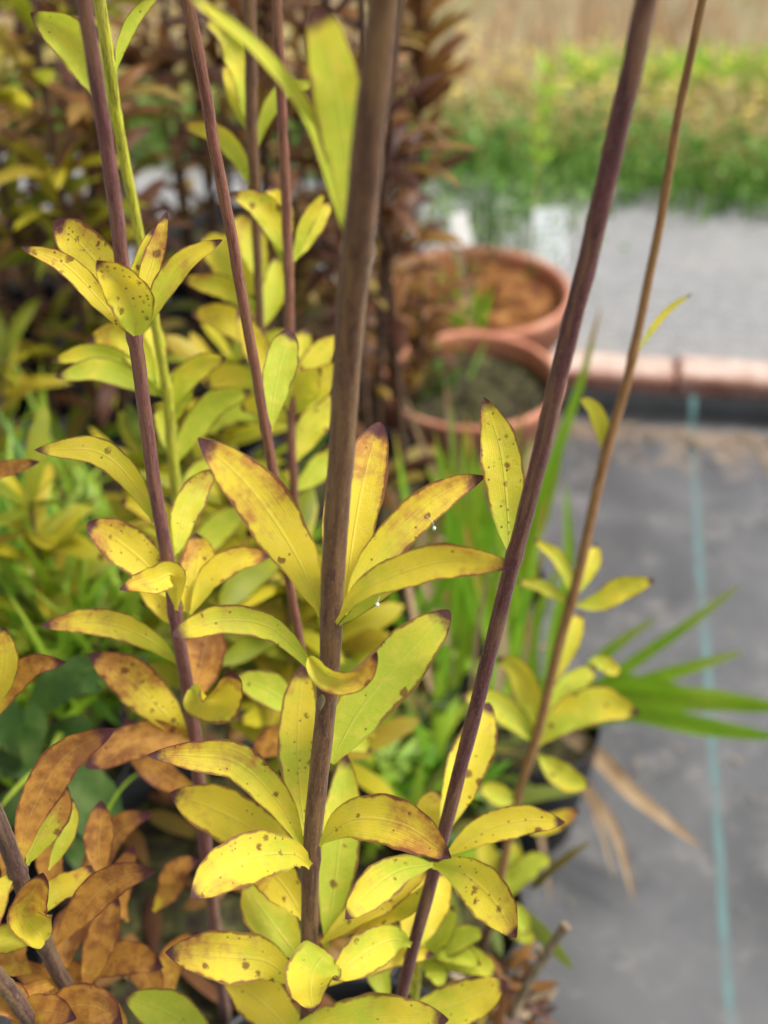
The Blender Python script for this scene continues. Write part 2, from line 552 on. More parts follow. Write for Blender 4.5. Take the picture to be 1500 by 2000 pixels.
# ------------------------------------------------------------------ ground, path, kerb, meadow
k0, k1 = G(1080, 768), G(1500, 800)
KS = -(k1[1] - k0[1]) / (k1[0] - k0[0])
KY = k0[1] + KS * k0[0]                    # kerb face: y = KY - KS*x


def kerb_y(x):
    return KY - KS * x


f0, f1 = G(1000, 424), G(1500, 468)
FS = (f1[1] - f0[1]) / (f1[0] - f0[0])


def field_y(x):
    return f0[1] + FS * (x - f0[0])


sa, sb = G(1352, 870), G(1422, 1960)
STRIPE_A = (float(sa[0]), float(sa[1]))
sdv = nrm((sb - sa)[:2])
STRIPE_D = (float(sdv[0]), float(sdv[1]))
sc_ = G(1112, 930)
STRIPE_GAP = abs(float((sc_[0] - sa[0]) * sdv[1] - (sc_[1] - sa[1]) * sdv[0]))

mb = MB()
mb.face([(-80, -20, -.012), (80, -20, -.012), (80, 140, -.012), (-80, 140, -.012)])
kind(mb.build('ground', mat_simple('field_soil', [(.16, .13, .07), (.24, .20, .11), (.20, .22, .09)], 2, .95)), 'structure')

FABRIC = mat_fabric()
mb = MB()                                   # the ground fabric: a sheet with gentle swells, lifted over the kerb in a fold
nx, ny = 120, 90
xs = np.linspace(-2.2, 2.6, nx)
prof = np.concatenate([np.linspace(-2.6, -.07, ny), [-.064, -.059, -.055, -.050, -.041, -.031, -.020, -.011, -.006]])
pz = np.concatenate([np.zeros(ny), [.003, .010, .018, .024, .028, .030, .028, .022, .010]])
pts = np.zeros((len(prof), nx, 3))
for i, (a, b) in enumerate(zip(prof, pz)):
    fold = b > 0
    pts[i, :, 0] = xs
    pts[i, :, 1] = kerb_y(xs) + a + (.006 * np.sin(xs * 9 + 1) if fold else 0)
    pts[i, :, 2] = b * (1 + .18 * np.sin(xs * 7.3 + 2)) + .0035 * np.sin(xs * 5.1 + a * 3) * np.sin(a * 6.3 + xs * 2) + .003
uv = np.stack(np.meshgrid(np.linspace(0, 1, nx), np.linspace(0, 1, len(prof))), -1)
mb.grid(pts, uv)
kind(mb.build('ground_fabric', FABRIC), 'structure')

mb = MB()
nx, ny = 60, 14
xs = np.linspace(-6, 8, nx)
pts = np.zeros((ny, nx, 3))
for i, q in enumerate(np.linspace(0, 1, ny)):
    pts[i, :, 0] = xs
    pts[i, :, 1] = (kerb_y(xs) + .062) * (1 - q) + (field_y(xs) + .12) * q
    pts[i, :, 2] = .034 + .006 * np.sin(xs * 2 + q * 4) * np.sin(q * 3.14) + .012 * np.sin(q * math.pi)
uv = np.stack(np.meshgrid(np.linspace(0, 1, nx), np.linspace(0, 1, ny)), -1)
mb.grid(pts, uv)
kind(mb.build('gravel_path', mat_gravel()), 'structure')

# kerb bricks
kd = nrm(np.array([1.0, -KS, 0.0]))
kn = np.array([-kd[1], kd[0], 0.0])
BR_L = .215


def brick(px0, label):
    c = np.array([px0, kerb_y(px0), 0.0])
    L, D, H_ = BR_L - .003, .070, .046
    o = thing('kerb_brick', label, 'brick', (float(c[0]), float(c[1]), 0.0), 'bricks edging the gravel path')
    b = .007
    m = MB()
    r2 = np.random.default_rng(int((px0 + 9) * 1000))
    ring = [(-L / 2, 0), (L / 2, 0), (L / 2, D), (-L / 2, D)]
    zt = H_ + r2.uniform(-.003, .004)

    def ringpts(ins, z):
        return np.array([c + kd * (x - np.sign(x) * ins) + kn * (y + (ins if y == 0 else -ins)) + np.array([0, 0, z + .0015 * math.sin(x * 60 + y * 50)]) for x, y in ring])
    rs = [ringpts(0, -.01), ringpts(.0, zt - b), ringpts(b * .35, zt - b * .3), ringpts(b, zt)]
    for a, bb in zip(rs[:-1], rs[1:]):
        for k in range(4):
            m.face([a[k], a[(k + 1) % 4], bb[(k + 1) % 4], bb[k]])
    m.build('side', M['brick'], o, smooth=False)
    m = MB()
    m.face(rs[-1])
    m.build('top_face', M['pale'], o, smooth=False)


bx0 = G(1440, 770)[0]
for k, lb in [(0, 'pale topped kerb brick furthest right along the gravel path'), (-1, 'pale pink kerb brick between the thin brown stem and the right frame edge'),
              (-2, 'kerb brick just right of the purple stem, behind a green grass blade'), (-3, 'kerb brick whose end shows between terracotta pots and purple stem')]:
    brick(bx0 + k * BR_L, lb)


def scatter_blades(n, area, h, wd, lean, mb, mi=0, zbase=.0, seg=2, rr=None):
    rr = rr or rng
    for _ in range(n):
        x, y = area(rr)
        a = rr.uniform(0, 6.283)
        hh = h * rr.uniform(.55, 1.15)
        ww = wd * rr.uniform(.6, 1.3) / 2
        ln = lean * rr.uniform(.1, 1.0) * hh
        la = rr.uniform(0, 6.283)
        s = np.array([math.cos(a), math.sin(a), 0]) * ww
        b0 = np.array([x, y, zbase])
        b1 = b0 + np.array([math.cos(la) * ln * .35, math.sin(la) * ln * .35, hh * .6])
        b2 = b0 + np.array([math.cos(la) * ln, math.sin(la) * ln, hh * (1 - .25 * lean)])
        o = len(mb.v)
        mb.v.extend([tuple(b0 - s), tuple(b0 + s), tuple(b1 - s * .85), tuple(b1 + s * .85), tuple(b2)])
        mb.f += [(o, o + 1, o + 3, o + 2), (o + 2, o + 3, o + 4)]
        mb.uv += [[(0, 0)] * 4, [(0, 0)] * 3]
        mb.mi += [mi, mi]


def leaf_bits(n, area, zr, size, mb, mi=0, flat=.5, rr=None):
    rr = rr or rng
    for _ in range(n):
        x, y = area(rr)
        z = rr.uniform(*zr)
        t = nrm(rr.normal(size=3) * np.array([1, 1, flat]))
        s = nrm(np.cross(t, rr.normal(size=3)))
        L = size * rr.uniform(.6, 1.4)
        W = L * rr.uniform(.28, .5)
        c = np.array([x, y, z])
        mb.face([c - t * L / 2, c + s * W / 2 - t * L * .05, c + t * L / 2, c - s * W / 2 - t * L * .05], mi=mi)


def strip_area(x0, x1, d0, d1, pw=1.0):
    def f(r):
        x = r.uniform(x0, x1)
        return x, field_y(x) + d0 + (d1 - d0) * r.uniform() ** pw
    return f


r_ = np.random.default_rng(11)
mb = MB()
leaf_bits(9000, strip_area(-2.2, 2.8, .0, .28), (.01, .14), .028, mb, rr=r_)
leaf_bits(2500, strip_area(-2.2, 2.8, .05, .34), (.10, .165), .026, mb, rr=r_)
scatter_blades(2500, strip_area(-2.2, 2.8, .0, .24), .13, .007, .5, mb, rr=r_)
scatter_blades(500, strip_area(-2.2, 2.8, -.03, .05), .10, .008, .9, mb, rr=r_)
kind(mb.build('weed_bank', M['weed']), 'stuff')

mb = MB()
scatter_blades(9000, strip_area(-2.5, 3.2, .24, .72), .15, .006, .5, mb, 0, rr=r_)
leaf_bits(2500, strip_area(-2.5, 3.2, .28, .60), (.06, .15), .025, mb, 0, rr=r_)
for _ in range(1100):                        # buttercup-like heads
    x, y = strip_area(-2.4, 3.0, .20, .66, 1.0)(r_)
    z = r_.uniform(.13, .20)
    for a in range(5):
        an = a * 1.2566 + x * 50
        c = np.array([x, y, z])
        e1 = np.array([math.cos(an), math.sin(an), .25]) * .0085
        e2 = np.array([-math.sin(an), math.cos(an), 0]) * .005
        mb.face([c, c + e1 * .6 + e2, c + e1, c + e1 * .6 - e2], mi=1)
kind(mb.build('meadow_grass', [M['meadow'], M['petal']]), 'stuff')

mb = MB()
lime_area = lambda r: (r.uniform(.42, 2.6), r.uniform(2.86, 3.02))
scatter_blades(2600, lime_area, .17, .010, .6, mb, rr=r_)
kind(mb.build('lime_grass', M['lime']), 'stuff')

mb = MB()
scatter_blades(9000, strip_area(-4, 5.5, .55, 4.0, 1.7), .17, .010, .5, mb, rr=r_)
scatter_blades(4000, strip_area(-9, 11, 4.0, 14.0), .30, .05, .5, mb, rr=r_)
kind(mb.build('dry_grass', M['dry']), 'stuff')


# ------------------------------------------------------------------ pots
def soil_disc(name, c, r, mat, parent, seed, bumpy=.006, lumps=60):
    rr = np.random.default_rng(seed)
    m = MB()
    nr, nt = 9, 30
    ph = rr.uniform(0, 6.28, 6)
    pts = np.zeros((nr, nt + 1, 3))
    for i in range(nr):
        q = i / (nr - 1)
        for j in range(nt + 1):
            th = j / nt * 2 * math.pi
            x, y = r * q * math.cos(th), r * q * math.sin(th)
            z = bumpy * (math.sin(x * 70 + ph[0]) * math.cos(y * 60 + ph[1]) + .6 * math.sin(x * 150 + ph[2] + y * 120)) * (1 - q ** 6) + .012 * (1 - q * q)
            pts[i, j] = (c[0] + x, c[1] + y, c[2] + z)
    uv = np.zeros((nr, nt + 1, 2))
    m.grid(pts, uv)
    for _ in range(lumps):
        th, q = rr.uniform(0, 6.28), math.sqrt(rr.uniform(0, .9))
        p = np.array([c[0] + r * q * math.cos(th), c[1] + r * q * math.sin(th), c[2] + .010])
        s = rr.uniform(.002, .007)
        a = [p + s * nrm(rr.normal(size=3)) for _ in range(5)]
        m.face([a[0], a[1], a[2]]); m.face([a[0], a[2], a[3]]); m.face([a[1], a[4], a[2]])
    return m.build(name, mat, parent)


def terracotta_pot(cx, cy, zr, r, label, soil, seed):
    o = thing('terracotta_pot', label, 'pot', (cx, cy, 0.003), 'terracotta pots by the path')
    m = MB()
    b = r * .68
    band = .055
    lathe(m, [(0, .003), (b, .003), (b + .003, .008), (r * .92, zr - band), (r * .92, zr - band + .001)], (cx, cy, 0))
    m.build('pot_wall', M['terra'], o)
    m = MB()
    lathe(m, [(r * .90, zr - band + .001), (r * .975, zr - band), (r * .985, zr - .014), (r, zr - .011), (r * 1.004, zr - .004), (r * .99, zr), (r * .945, zr - .001),
              (r * .925, zr - .006), (r * .915, zr - .03), (r * .90, zr - .07)], (cx, cy, 0), wob=.004)
    m.build('rim', M['terra'], o)
    soil_disc('soil', (cx, cy, zr - .03), r * .913, soil, o, seed, .008, 90)
    return o


def black_pot(cx, cy, zr, r, label, seed, group='black nursery pots', zs=None):
    o = thing('nursery_pot', label, 'pot', (cx, cy, 0.003), group)
    m = MB()
    b = r * .78
    lathe(m, [(0, .003), (b, .003), (r * .95, zr - .03), (r * .985, zr - .028), (r * .99, zr - .002), (r, zr), (r * .985, zr + .002), (r * .955, zr - .002), (r * .94, zr - .06)], (cx, cy, 0), wob=.006)
    m.build('pot_wall', M['black'], o)
    soil_disc('soil', (cx, cy, zr - .03), r * .945, M['moss'], o, seed, .006, 140)
    return o


d_ = depth_at(735, .24)
fp = P(917, 735, d_)
FR = 181 * d_ / FPX
terracotta_pot(fp[0], fp[1], .24, FR, 'terracotta pot with dark mossy soil and sparse sprouts in front', M['moss'], 3)
d_ = depth_at(562, .20)
bp = P(931, 562, d_)
BRD = 186 * d_ / FPX
terracotta_pot(bp[0], bp[1], .20, BRD, 'terracotta pot filled with rust brown litter, behind the mossy one', M['rusty'], 4)
tp = G(628, 600, .20)
terracotta_pot(tp[0] - .02, tp[1], .20, .085, 'small terracotta pot mostly hidden behind the thick central stem', M['moss'], 5)

SOIL = .32
black_pot(-.02, .335, SOIL + .03, .105, 'black pot under the thick central stem, soil hidden by yellow leaves', 21)
black_pot(-.105, .505, SOIL + .03, .13, 'black pot with curved dark rim beside the big green leaf', 22)
black_pot(-.20, .27, SOIL + .03, .10, 'black pot under the orange leaved stem at lower left', 23)
black_pot(.035, .57, .23, .075, 'small black pot holding the thin brown stem beside grey fabric', 24)
black_pot(-.115, .78, .25, .125, 'black pot in shade behind the yellow green stems', 25)
black_pot(-.34, .72, .25, .125, 'black pot full of grass at the left edge', 26)
black_pot(-.30, 1.05, .25, .13, 'black pot among bronze lily stems, left of centre', 27)
black_pot(-.58, 1.0, .25, .13, 'black pot among bronze lily stems at far left', 28)
black_pot(-.05, 1.10, .25, .12, 'black pot behind the central stem, left of terracotta pots', 29)
black_pot(-.30, 1.40, .25, .13, 'black pot at the rear of the bronze lilies, nearest the path', 30)
black_pot(-.66, 1.38, .25, .13, 'rear black pot of the bronze lilies at far left', 31)
for k_, (x_, y_) in enumerate([(-.82, 1.63), (-.52, 1.70), (-.22, 1.72)]):
    black_pot(x_, y_, .25, .13, 'black pot in the last row of the bronze lily thicket by the path', 34 + k_, 'black pots in the last row')
IR = G(905, 1130, .18)
black_pot(IR[0], IR[1], .18, .09, 'black pot with iris leaves below the front terracotta pot', 32)
ST = G(1085, 1400, .16)
black_pot(ST[0] - .02, ST[1], .15, .065, 'small black pot with splayed green strap leaves beside the fabric', 33)

# ------------------------------------------------------------------ lilies traced near the camera
CODES = {'y': (.12, .22, .16), 'g': (.85, .02, .04), 'l': (.50, .10, .12), 's': (.12, .30, .95), 'b': (.10, 1.0, .12), 'o': (.0, .92, .08),
         't': (.12, .42, .22), 'k': (.30, .30, .35), 'd': (.05, 1.15, .05)}
STEMCOL = {'purple': (.13, .045, .046), 'plum': (.22, .085, .078), 'brown': (.17, .085, .042), 'red': (.27, .105, .07), 'green': (.60, .62, .04), 'tan': (.32, .16, .05), 'grey': (.12, .070, .050)}
SEED = [0]


class Lily:
    def __init__(s, label, path, color, root_z=SOIL, root_shift=(0, 0), cat='lily stem', group='lily stems by the camera', name='lily_plant', nodes=(), tail=True):
        # path rows: px, py, depth, width in px
        s.path = np.array(path, float)
        last = s.path[-1]
        p_last = P(last[0], last[1], last[2])
        root = np.array([p_last[0] + root_shift[0], p_last[1] + root_shift[1], min(root_z, p_last[2] - .005) - .012])
        s.o = thing(name, label, cat, tuple(float(c) for c in root), group)
        sm = cr(s.path * np.array([1, 1, 1000, 1]), 90)
        sm[:, 2] /= 1000
        pts = np.array([P(*r[:3]) for r in sm])
        rad = sm[:, 3] * sm[:, 2] / FPX / 2
        for ny in nodes:
            rad = rad * (1 + .22 * np.exp(-((sm[:, 1] - ny) / 9) ** 2))
        ends = np.minimum(1, np.linspace(0, 1, 90) * 12)[:, None]
        pts = pts + ends * np.stack([np.sin(np.arange(90) * .37 + len(s.path)) + .6 * np.sin(np.arange(90) * .83), np.cos(np.arange(90) * .41), 0 * np.arange(90)], 1) * .00014
        rad = rad * (1 + .018 * np.sin(np.arange(90) * 1.3) + .012 * np.sin(np.arange(90) * 3.1))
        if tail:
            pts = np.vstack([pts, (pts[-1] * .5 + root * .5)[None], root[None]])
            rad = np.append(rad, [rad[-1] * 1.03, rad[-1] * 1.06])
        m = MB()
        tube(m, pts, rad, 14)
        s.sm = sm
        m.build('stem', M['stem'], s.o, STEMCOL[color])

    def d(s, py):
        return float(np.interp(py, s.sm[:, 1], s.sm[:, 2]))

    def leaf(s, pts, w_, dd=0.0, col='y', roll=0.0, roll1=None, cup=.28, dw=0.0, bulge=0.0, wave=.06, a=1.0, b=.84, d0=None, label=None, base_y=None):
        SEED[0] += 1
        p = np.array(pts, float)
        base = s.d(base_y if base_y is not None else p[0, 1]) + dw if d0 is None else d0
        u = 1 - (1 - np.linspace(0, 1, 34)) ** 1.5
        fine_ = cr(p, 160)
        sm = np.stack([np.interp(u, np.linspace(0, 1, 160), fine_[:, k]) for k in (0, 1)], 1)
        dep = base + dd * u + bulge * 4 * u * (1 - u)
        mid = np.array([P(x, y, q) for (x, y), q in zip(sm, dep)])
        t = nrm(np.gradient(mid, u, axis=0))
        view = nrm(mid - CAMP)
        # screen-stable side vector
        sv = nrm(np.cross(t, view))
        n = nrm(np.cross(sv, t))
        flip = np.sign(np.sum(n * view, 1, keepdims=True))
        n = -n * flip
        r0, r1 = R(roll), R(roll if roll1 is None else roll1)
        rl = (r0 + (r1 - r0) * (u * u * (3 - 2 * u)))[:, None]
        s2 = sv * np.cos(rl) + n * np.sin(rl)
        n2 = n * np.cos(rl) - sv * np.sin(rl)
        hw = width_prof(u, a, b) * w_ * .965 / 2 * dep / FPX
        m = MB()
        rq = random.Random(SEED[0] * 7)
        blade(m, mid, hw, s2, n2, 13, cup * rq.uniform(.7, 1.4), wave * rq.uniform(.8, 2.2), SEED[0], 0, u)
        c = CODES[col] if isinstance(col, str) else col
        rr = random.Random(SEED[0])
        c = tuple(max(0, x + rr.uniform(-.06, .06)) for x in c)
        o = m.build('leaf', M['leaf'], s.o, c)
        if label:
            o['label'] = label
        return o


# --- A, the thick central stem
A = Lily('thick brown central stem running the full height with sharp yellow whorled leaves',
         [(752, -60, .295, 62), (748, 0, .300, 62), (712, 350, .333, 64), (691, 550, .362, 59), (672, 800, .398, 53), (655, 1050, .432, 49), (647, 1205, .452, 44),
          (641, 1330, .468, 41), (625, 1500, .490, 39), (607, 1670, .512, 36), (604, 1850, .535, 33), (600, 2060, .56, 33)], 'brown', nodes=(495, 1212, 1335, 1672), root_shift=(.008, .015))
A.leaf([(682, 498), (655, 395), (605, 235), (510, 105), (400, 15), (350, -20)], 40, -.035, (.75, .02, .0), roll=38, cup=.3, b=.7, dw=-.003)
A.leaf([(690, 480), (680, 330), (655, 170), (618, 15)], 116, -.035, (.6, .1, .0), roll=24, a=.9, b=.5, cup=.12, dw=.006)
A.leaf([(629, 1203), (578, 1085), (490, 955), (386, 855)], 112, -.02, 't', roll=10, cup=.18, dw=-.001)
A.leaf([(672, 1190), (690, 1050), (712, 930), (742, 824)], 96, .035, (.1, .45, .15), roll=-6, dw=.012, a=1.0, b=.65)
A.leaf([(655, 1180), (645, 1080), (648, 980), (655, 900)], 34, .03, 'y', dw=.015)
A.leaf([(672, 1200), (720, 1105), (805, 1010), (880, 955), (949, 930)], 78, .02, (.15, .38, .15), roll=12, cup=.25, dw=.004)
A.leaf([(657, 1218), (700, 1160), (780, 1120), (880, 1095), (1010, 1104)], 76, -.03, (.25, .45, .3), roll=-38, roll1=14, cup=.35, dw=-.006)
A.leaf([(660, 1222), (700, 1190), (760, 1145), (838, 1118)], 34, -.012, 'g', roll=30, dw=-.004)
A.leaf([(628, 1335), (585, 1275), (520, 1222), (430, 1212), (337, 1241)], 60, -.03, (.55, .32, .25), roll=-22, roll1=14, cup=.3, dw=-.004, a=1.1, b=.55)
A.leaf([(604, 1283), (632, 1316), (672, 1330), (712, 1312), (736, 1272)], 50, -.012, (.2, .5, .1), roll=20, cup=.55, d0=.445, a=.5, b=.68)
A.leaf([(646, 1490), (700, 1392), (785, 1290), (879, 1192)], 118, .012, (.75, .14, .12), roll=-8, cup=.14, dw=.004, a=.75, b=.68)
m = MB()
pb = P(627, 1372, A.d(1372) - .0088)
tt = nrm(P(624, 1395, A.d(1395)) - P(630, 1350, A.d(1350)))
sd_ = np.array([1.0, 0, 0])
mid = pb + np.linspace(-.0042, .0042, 12)[:, None] * tt
hw_ = .0016 * np.sin(np.linspace(0.05, math.pi - .05, 12))
blade(m, mid, hw_, np.tile(sd_, (12, 1)), np.tile(nrm(np.cross(sd_, tt)), (12, 1)) * -1, 7, -.5, 0, 5)
m.build('bud', M['stem'], A.o, (.20, .17, .08))
A.leaf([(597, 1664), (545, 1568), (465, 1490), (385, 1476), (287, 1475)], 76, -.035, (.25, .3, .35), roll=16, roll1=-6, cup=.22, dw=-.003)
A.leaf([(600, 1655), (586, 1540), (582, 1420), (592, 1300)], 84, .02, (.4, .15, .5), roll=5, dw=.01, b=.68)
A.leaf([(590, 1690), (520, 1635), (430, 1585), (331, 1548)], 112, .01, 'y', roll=-14, dw=.02, cup=.18)
A.leaf([(606, 1692), (572, 1668), (490, 1675), (420, 1715), (372, 1756)], 104, -.05, (.15, .42, .35), roll=8, cup=.2, dw=-.008, bulge=-.006)
A.leaf([(636, 1850), (655, 1720), (668, 1590), (676, 1470)], 84, .03, (.75, .05, .05), roll=0, dw=.022)
A.leaf([(622, 1648), (690, 1600), (790, 1612), (882, 1676)], 100, -.03, (.15, .42, .25), roll=-12, roll1=14, cup=.22, dw=-.003)
A.leaf([(628, 1842), (700, 1785), (770, 1740), (840, 1690)], 66, .02, 'y', roll=-18, dw=.018)
A.leaf([(592, 1880), (545, 1820), (508, 1770), (478, 1720)], 100, .015, 'l', roll=16, dw=.014)
A.leaf([(592, 1795), (562, 1740), (525, 1700), (480, 1672)], 84, .02, (.0, .5, .3), roll=-10, dw=.012)
A.leaf([(580, 1925), (520, 1878), (430, 1868), (322, 1860)], 102, -.03, (.18, .38, .35), roll=-10, roll1=10, cup=.2, dw=-.004)
A.leaf([(640, 1862), (618, 1885), (606, 1925), (612, 1976)], 108, -.045, (.3, .28, .15), roll=6, cup=.3, dw=-.012, a=.45, b=.68)
A.leaf([(545, 2030), (660, 2012), (780, 2000), (877, 1992)], 120, -.03, (.45, .22, .15), roll=-10, dw=-.005, d0=.54)
A.leaf([(600, 2050), (545, 1990), (490, 1940), (432, 1905)], 100, .0, 'y', roll=12, d0=.57)
A.leaf([(425, 2060), (340, 1985), (243, 1945)], 92, -.01, (1.0, .0, .05), roll=-8, d0=.56)
A.leaf([(615, 1930), (700, 1880), (790, 1860), (850, 1865)], 60, .02, 'y', d0=.58, roll=20)

# --- B, the dark purple stem to the right
B = Lily('dark purple stem leaning right, its single yellow leaf halfway and whorl lower down',
         [(1275, -60, .335, 45), (1262, 0, .342, 45), (1190, 330, .372, 43), (1112, 650, .405, 40), (1052, 900, .436, 36), (1003, 1095, .462, 33), (960, 1260, .486, 31),
          (905, 1480, .515, 29), (850, 1690, .545, 27), (805, 1860, .572, 25), (770, 2010, .596, 24)], 'purple', nodes=(1092, 1688), root_shift=(-.008, .015))
B.leaf([(996, 1088), (990, 985), (978, 880), (945, 775)], 84, .015, (.35, .2, .75), roll=-8, dw=.002, cup=.2)
B.leaf([(862, 1640), (895, 1540), (930, 1450), (955, 1372)], 84, .03, (.3, .2, .45), roll=4, dw=.014, a=1.0, b=.7)
B.leaf([(862, 1650), (842, 1610), (836, 1580), (858, 1545)], 56, .03, 'y', dw=.02)
B.leaf([(868, 1672), (940, 1625), (1020, 1602), (1104, 1606)], 66, -.01, (.25, .3, .4), roll=-16, roll1=8, cup=.2, dw=.002)
B.leaf([(846, 1690), (905, 1705), (965, 1760), (1009, 1832)], 96, -.035, (.45, .42, .4), roll=14, cup=.22, dw=-.006)
B.leaf([(848, 1688), (780, 1700), (722, 1740), (674, 1796)], 78, -.03, (.5, .42, .15), roll=-14, cup=.22, dw=-.004)
B.leaf([(842, 1720), (800, 1770), (730, 1790), (640, 1830)], 60, .01, (.2, .3, .2), roll=24, dw=.012)
B.leaf([(800, 1870), (805, 1800), (822, 1730), (832, 1695)], 56, .02, 'y', dw=.012)
B.leaf([(815, 1850), (840, 1800), (862, 1740), (868, 1700)], 52, .03, 'y', dw=.014)
B.leaf([(803, 1845), (768, 1835), (710, 1862), (650, 1914)], 84, -.04, (.55, .22, .2), roll=-8, cup=.24, dw=-.012, bulge=-.008)
B.leaf([(778, 1990), (850, 1975), (920, 1950), (990, 1916)], 92, -.01, (.3, .3, .25), roll=12, d0=.585)
B.leaf([(760, 1960), (740, 1900), (745, 1840), (760, 1800)], 60, .02, (.8, .1, .1), d0=.62)

# --- C, the thin brown stem further right
C = Lily('thin brown stem furthest right, small yellow whorls in front of the grey fabric',
         [(1385, -60, .575, 17), (1372, 0, .585, 17), (1330, 200, .62, 17.5), (1280, 480, .665, 18), (1230, 720, .70, 19), (1180, 900, .725, 20), (1130, 1120, .755, 20),
          (1095, 1250, .775, 20), (1050, 1430, .80, 19), (1010, 1560, .82, 18), (985, 1680, .835, 17), (965, 1790, .85, 17)], 'tan', root_z=.21, root_shift=(-.015, .02), nodes=(690, 890, 1182, 1455))
C.leaf([(1243, 692), (1275, 640), (1310, 600), (1352, 573)], 17, .0, 'l', roll=30)
C.leaf([(1181, 892), (1178, 845), (1160, 800), (1131, 773)], 36, -.01, 'l', roll=8)
C.leaf([(1116, 1172), (1108, 1125), (1085, 1085), (1042, 1053)], 30, .01, 'l', roll=8)
C.leaf([(1124, 1165), (1140, 1125), (1158, 1095), (1165, 1062)], 40, .015, 'l')
C.leaf([(1122, 1182), (1165, 1178), (1215, 1150), (1278, 1133)], 50, -.015, 'l', roll=-14, roll1=10)
C.leaf([(1114, 1182), (1085, 1160), (1050, 1142), (1008, 1136)], 28, .0, 'l')
C.leaf([(1086, 1330), (1098, 1285), (1116, 1240), (1136, 1196)], 48, .02, 'l')
C.leaf([(1050, 1452), (1010, 1410), (960, 1375), (900, 1358)], 58, -.01, 'l', roll=14)
C.leaf([(1046, 1445), (1040, 1380), (1012, 1310), (968, 1285)], 58, .01, 'l', roll=-12)
C.leaf([(1052, 1455), (1100, 1405), (1170, 1375), (1250, 1393)], 78, -.01, 'l', roll=-10, roll1=14)
C.leaf([(1050, 1452), (1085, 1390), (1120, 1340), (1165, 1300)], 64, .02, 'g')
C.leaf([(1052, 1475), (1080, 1500), (1110, 1522), (1152, 1535)], 54, -.015, 'l')
C.leaf([(1150, 1290), (1170, 1292), (1190, 1302), (1212, 1318)], 36, .0, 'l', d0=.80)
C.leaf([(1012, 1562), (985, 1558), (960, 1545), (935, 1538)], 46, -.01, 'l')
C.leaf([(1016, 1612), (1050, 1618), (1090, 1602), (1132, 1582)], 40, -.01, 't')
C.leaf([(985, 1760), (1010, 1715), (1045, 1685), (1082, 1680)], 50, -.005, (.8, .1, .05))
C.leaf([(983, 1735), (990, 1700), (1003, 1668), (1002, 1640)], 44, .01, (.8, .1, .05))
C.leaf([(982, 1770), (1005, 1780), (1020, 1800), (1028, 1825)], 42, -.01, (.9, .05, .05))
C.leaf([(978, 1810), (1000, 1815), (1022, 1825), (1046, 1840)], 36, -.01, (.9, .05, .05))
C.leaf([(980, 1740), (962, 1700), (950, 1665), (945, 1630)], 46, .015, 'l')
C.leaf([(975, 1810), (960, 1760), (958, 1720), (968, 1690)], 50, .01, 'l')

# --- D, the purple stem at left
D = Lily('purple stem at left carrying a cup of spotted yellow leaves at mid height',
         [(155, -60, .378, 33), (163, 0, .385, 32), (205, 260, .418, 30), (240, 520, .452, 29), (263, 662, .472, 29), (285, 820, .495, 28), (310, 1000, .52, 27),
          (330, 1110, .537, 27), (350, 1250, .56, 27), (375, 1400, .59, 27), (390, 1530, .612, 26), (402, 1660, .64, 26)], 'plum', nodes=(660, 1190), root_shift=(-.01, .03))
D.leaf([(258, 660), (200, 592), (125, 515), (40, 483)], 46, -.012, 's', roll=12, cup=.3, dw=-.002)
D.leaf([(262, 655), (222, 560), (165, 485), (106, 430)], 92, .02, 's', roll=-10, dw=.01, b=.68)
D.leaf([(266, 655), (262, 610), (240, 560), (189, 508)], 90, -.022, (.3, .35, .9), roll=14, roll1=-14, cup=.5, dw=-.008, a=.7, b=.75)
D.leaf([(270, 650), (282, 570), (305, 490), (326, 412)], 42, .012, (.2, .4, .4), roll=-14, dw=.01)
D.leaf([(268, 648), (268, 570), (280, 510), (300, 445)], 44, .015, (.4, .2, .3), roll=10, dw=.012)
D.leaf([(272, 655), (310, 585), (360, 515), (435, 468)], 52, -.005, (.45, .42, .2), roll=-20, cup=.4)
D.leaf([(300, 1020), (262, 945), (190, 882), (67, 879)], 58, -.02, (.3, .22, .25), roll=-12, roll1=10, cup=.2, dw=-.002)
D.leaf([(338, 1175), (292, 1110), (235, 1060), (170, 1022)], 88, -.005, (.15, .3, 1.0), roll=6, dw=.006, b=.68)
D.leaf([(345, 1192), (338, 1125), (300, 1135), (233, 1152)], 58, -.03, (.3, .35, .3), roll=-24, roll1=22, cup=.4, dw=-.012)
D.leaf([(362, 1195), (378, 1140), (388, 1090), (382, 1040)], 74, .015, (.1, .5, .9), dw=.008)
D.leaf([(372, 1200), (410, 1130), (460, 1095), (533, 1083)], 56, .005, (.15, .45, .5), roll=-10, dw=.004)
D.leaf([(345, 1085), (358, 1010), (385, 955), (420, 915)], 62, .02, (.4, .2, .3), roll=10, dw=.008)
D.leaf([(346, 1225), (320, 1190), (300, 1160), (265, 1125)], 50, .012, 'y', dw=.012)
D.leaf([(352, 1300), (290, 1248), (195, 1215), (79, 1222)], 58, -.018, (.3, .4, .4), roll=-12, roll1=14, cup=.25)
D.leaf([(368, 1445), (310, 1380), (245, 1320), (172, 1277)], 90, -.012, (.1, .6, 1.0), roll=10, cup=.16)
D.leaf([(372, 1345), (398, 1372), (430, 1368), (452, 1310)], 74, -.03, (.35, .4, .1), roll=16, cup=.5, a=.5, b=.4, dw=-.01)
D.leaf([(370, 1380), (385, 1320), (400, 1260), (405, 1200)], 90, .015, (.0, 1.1, .3), dw=.008)
D.leaf([(385, 1440), (330, 1440), (260, 1450), (165, 1500)], 78, -.02, (.1, 1.08, .4), roll=14, cup=.25)
D.leaf([(392, 1545), (330, 1520), (280, 1470), (245, 1400)], 66, .0, 'd', roll=-10, dw=.02)

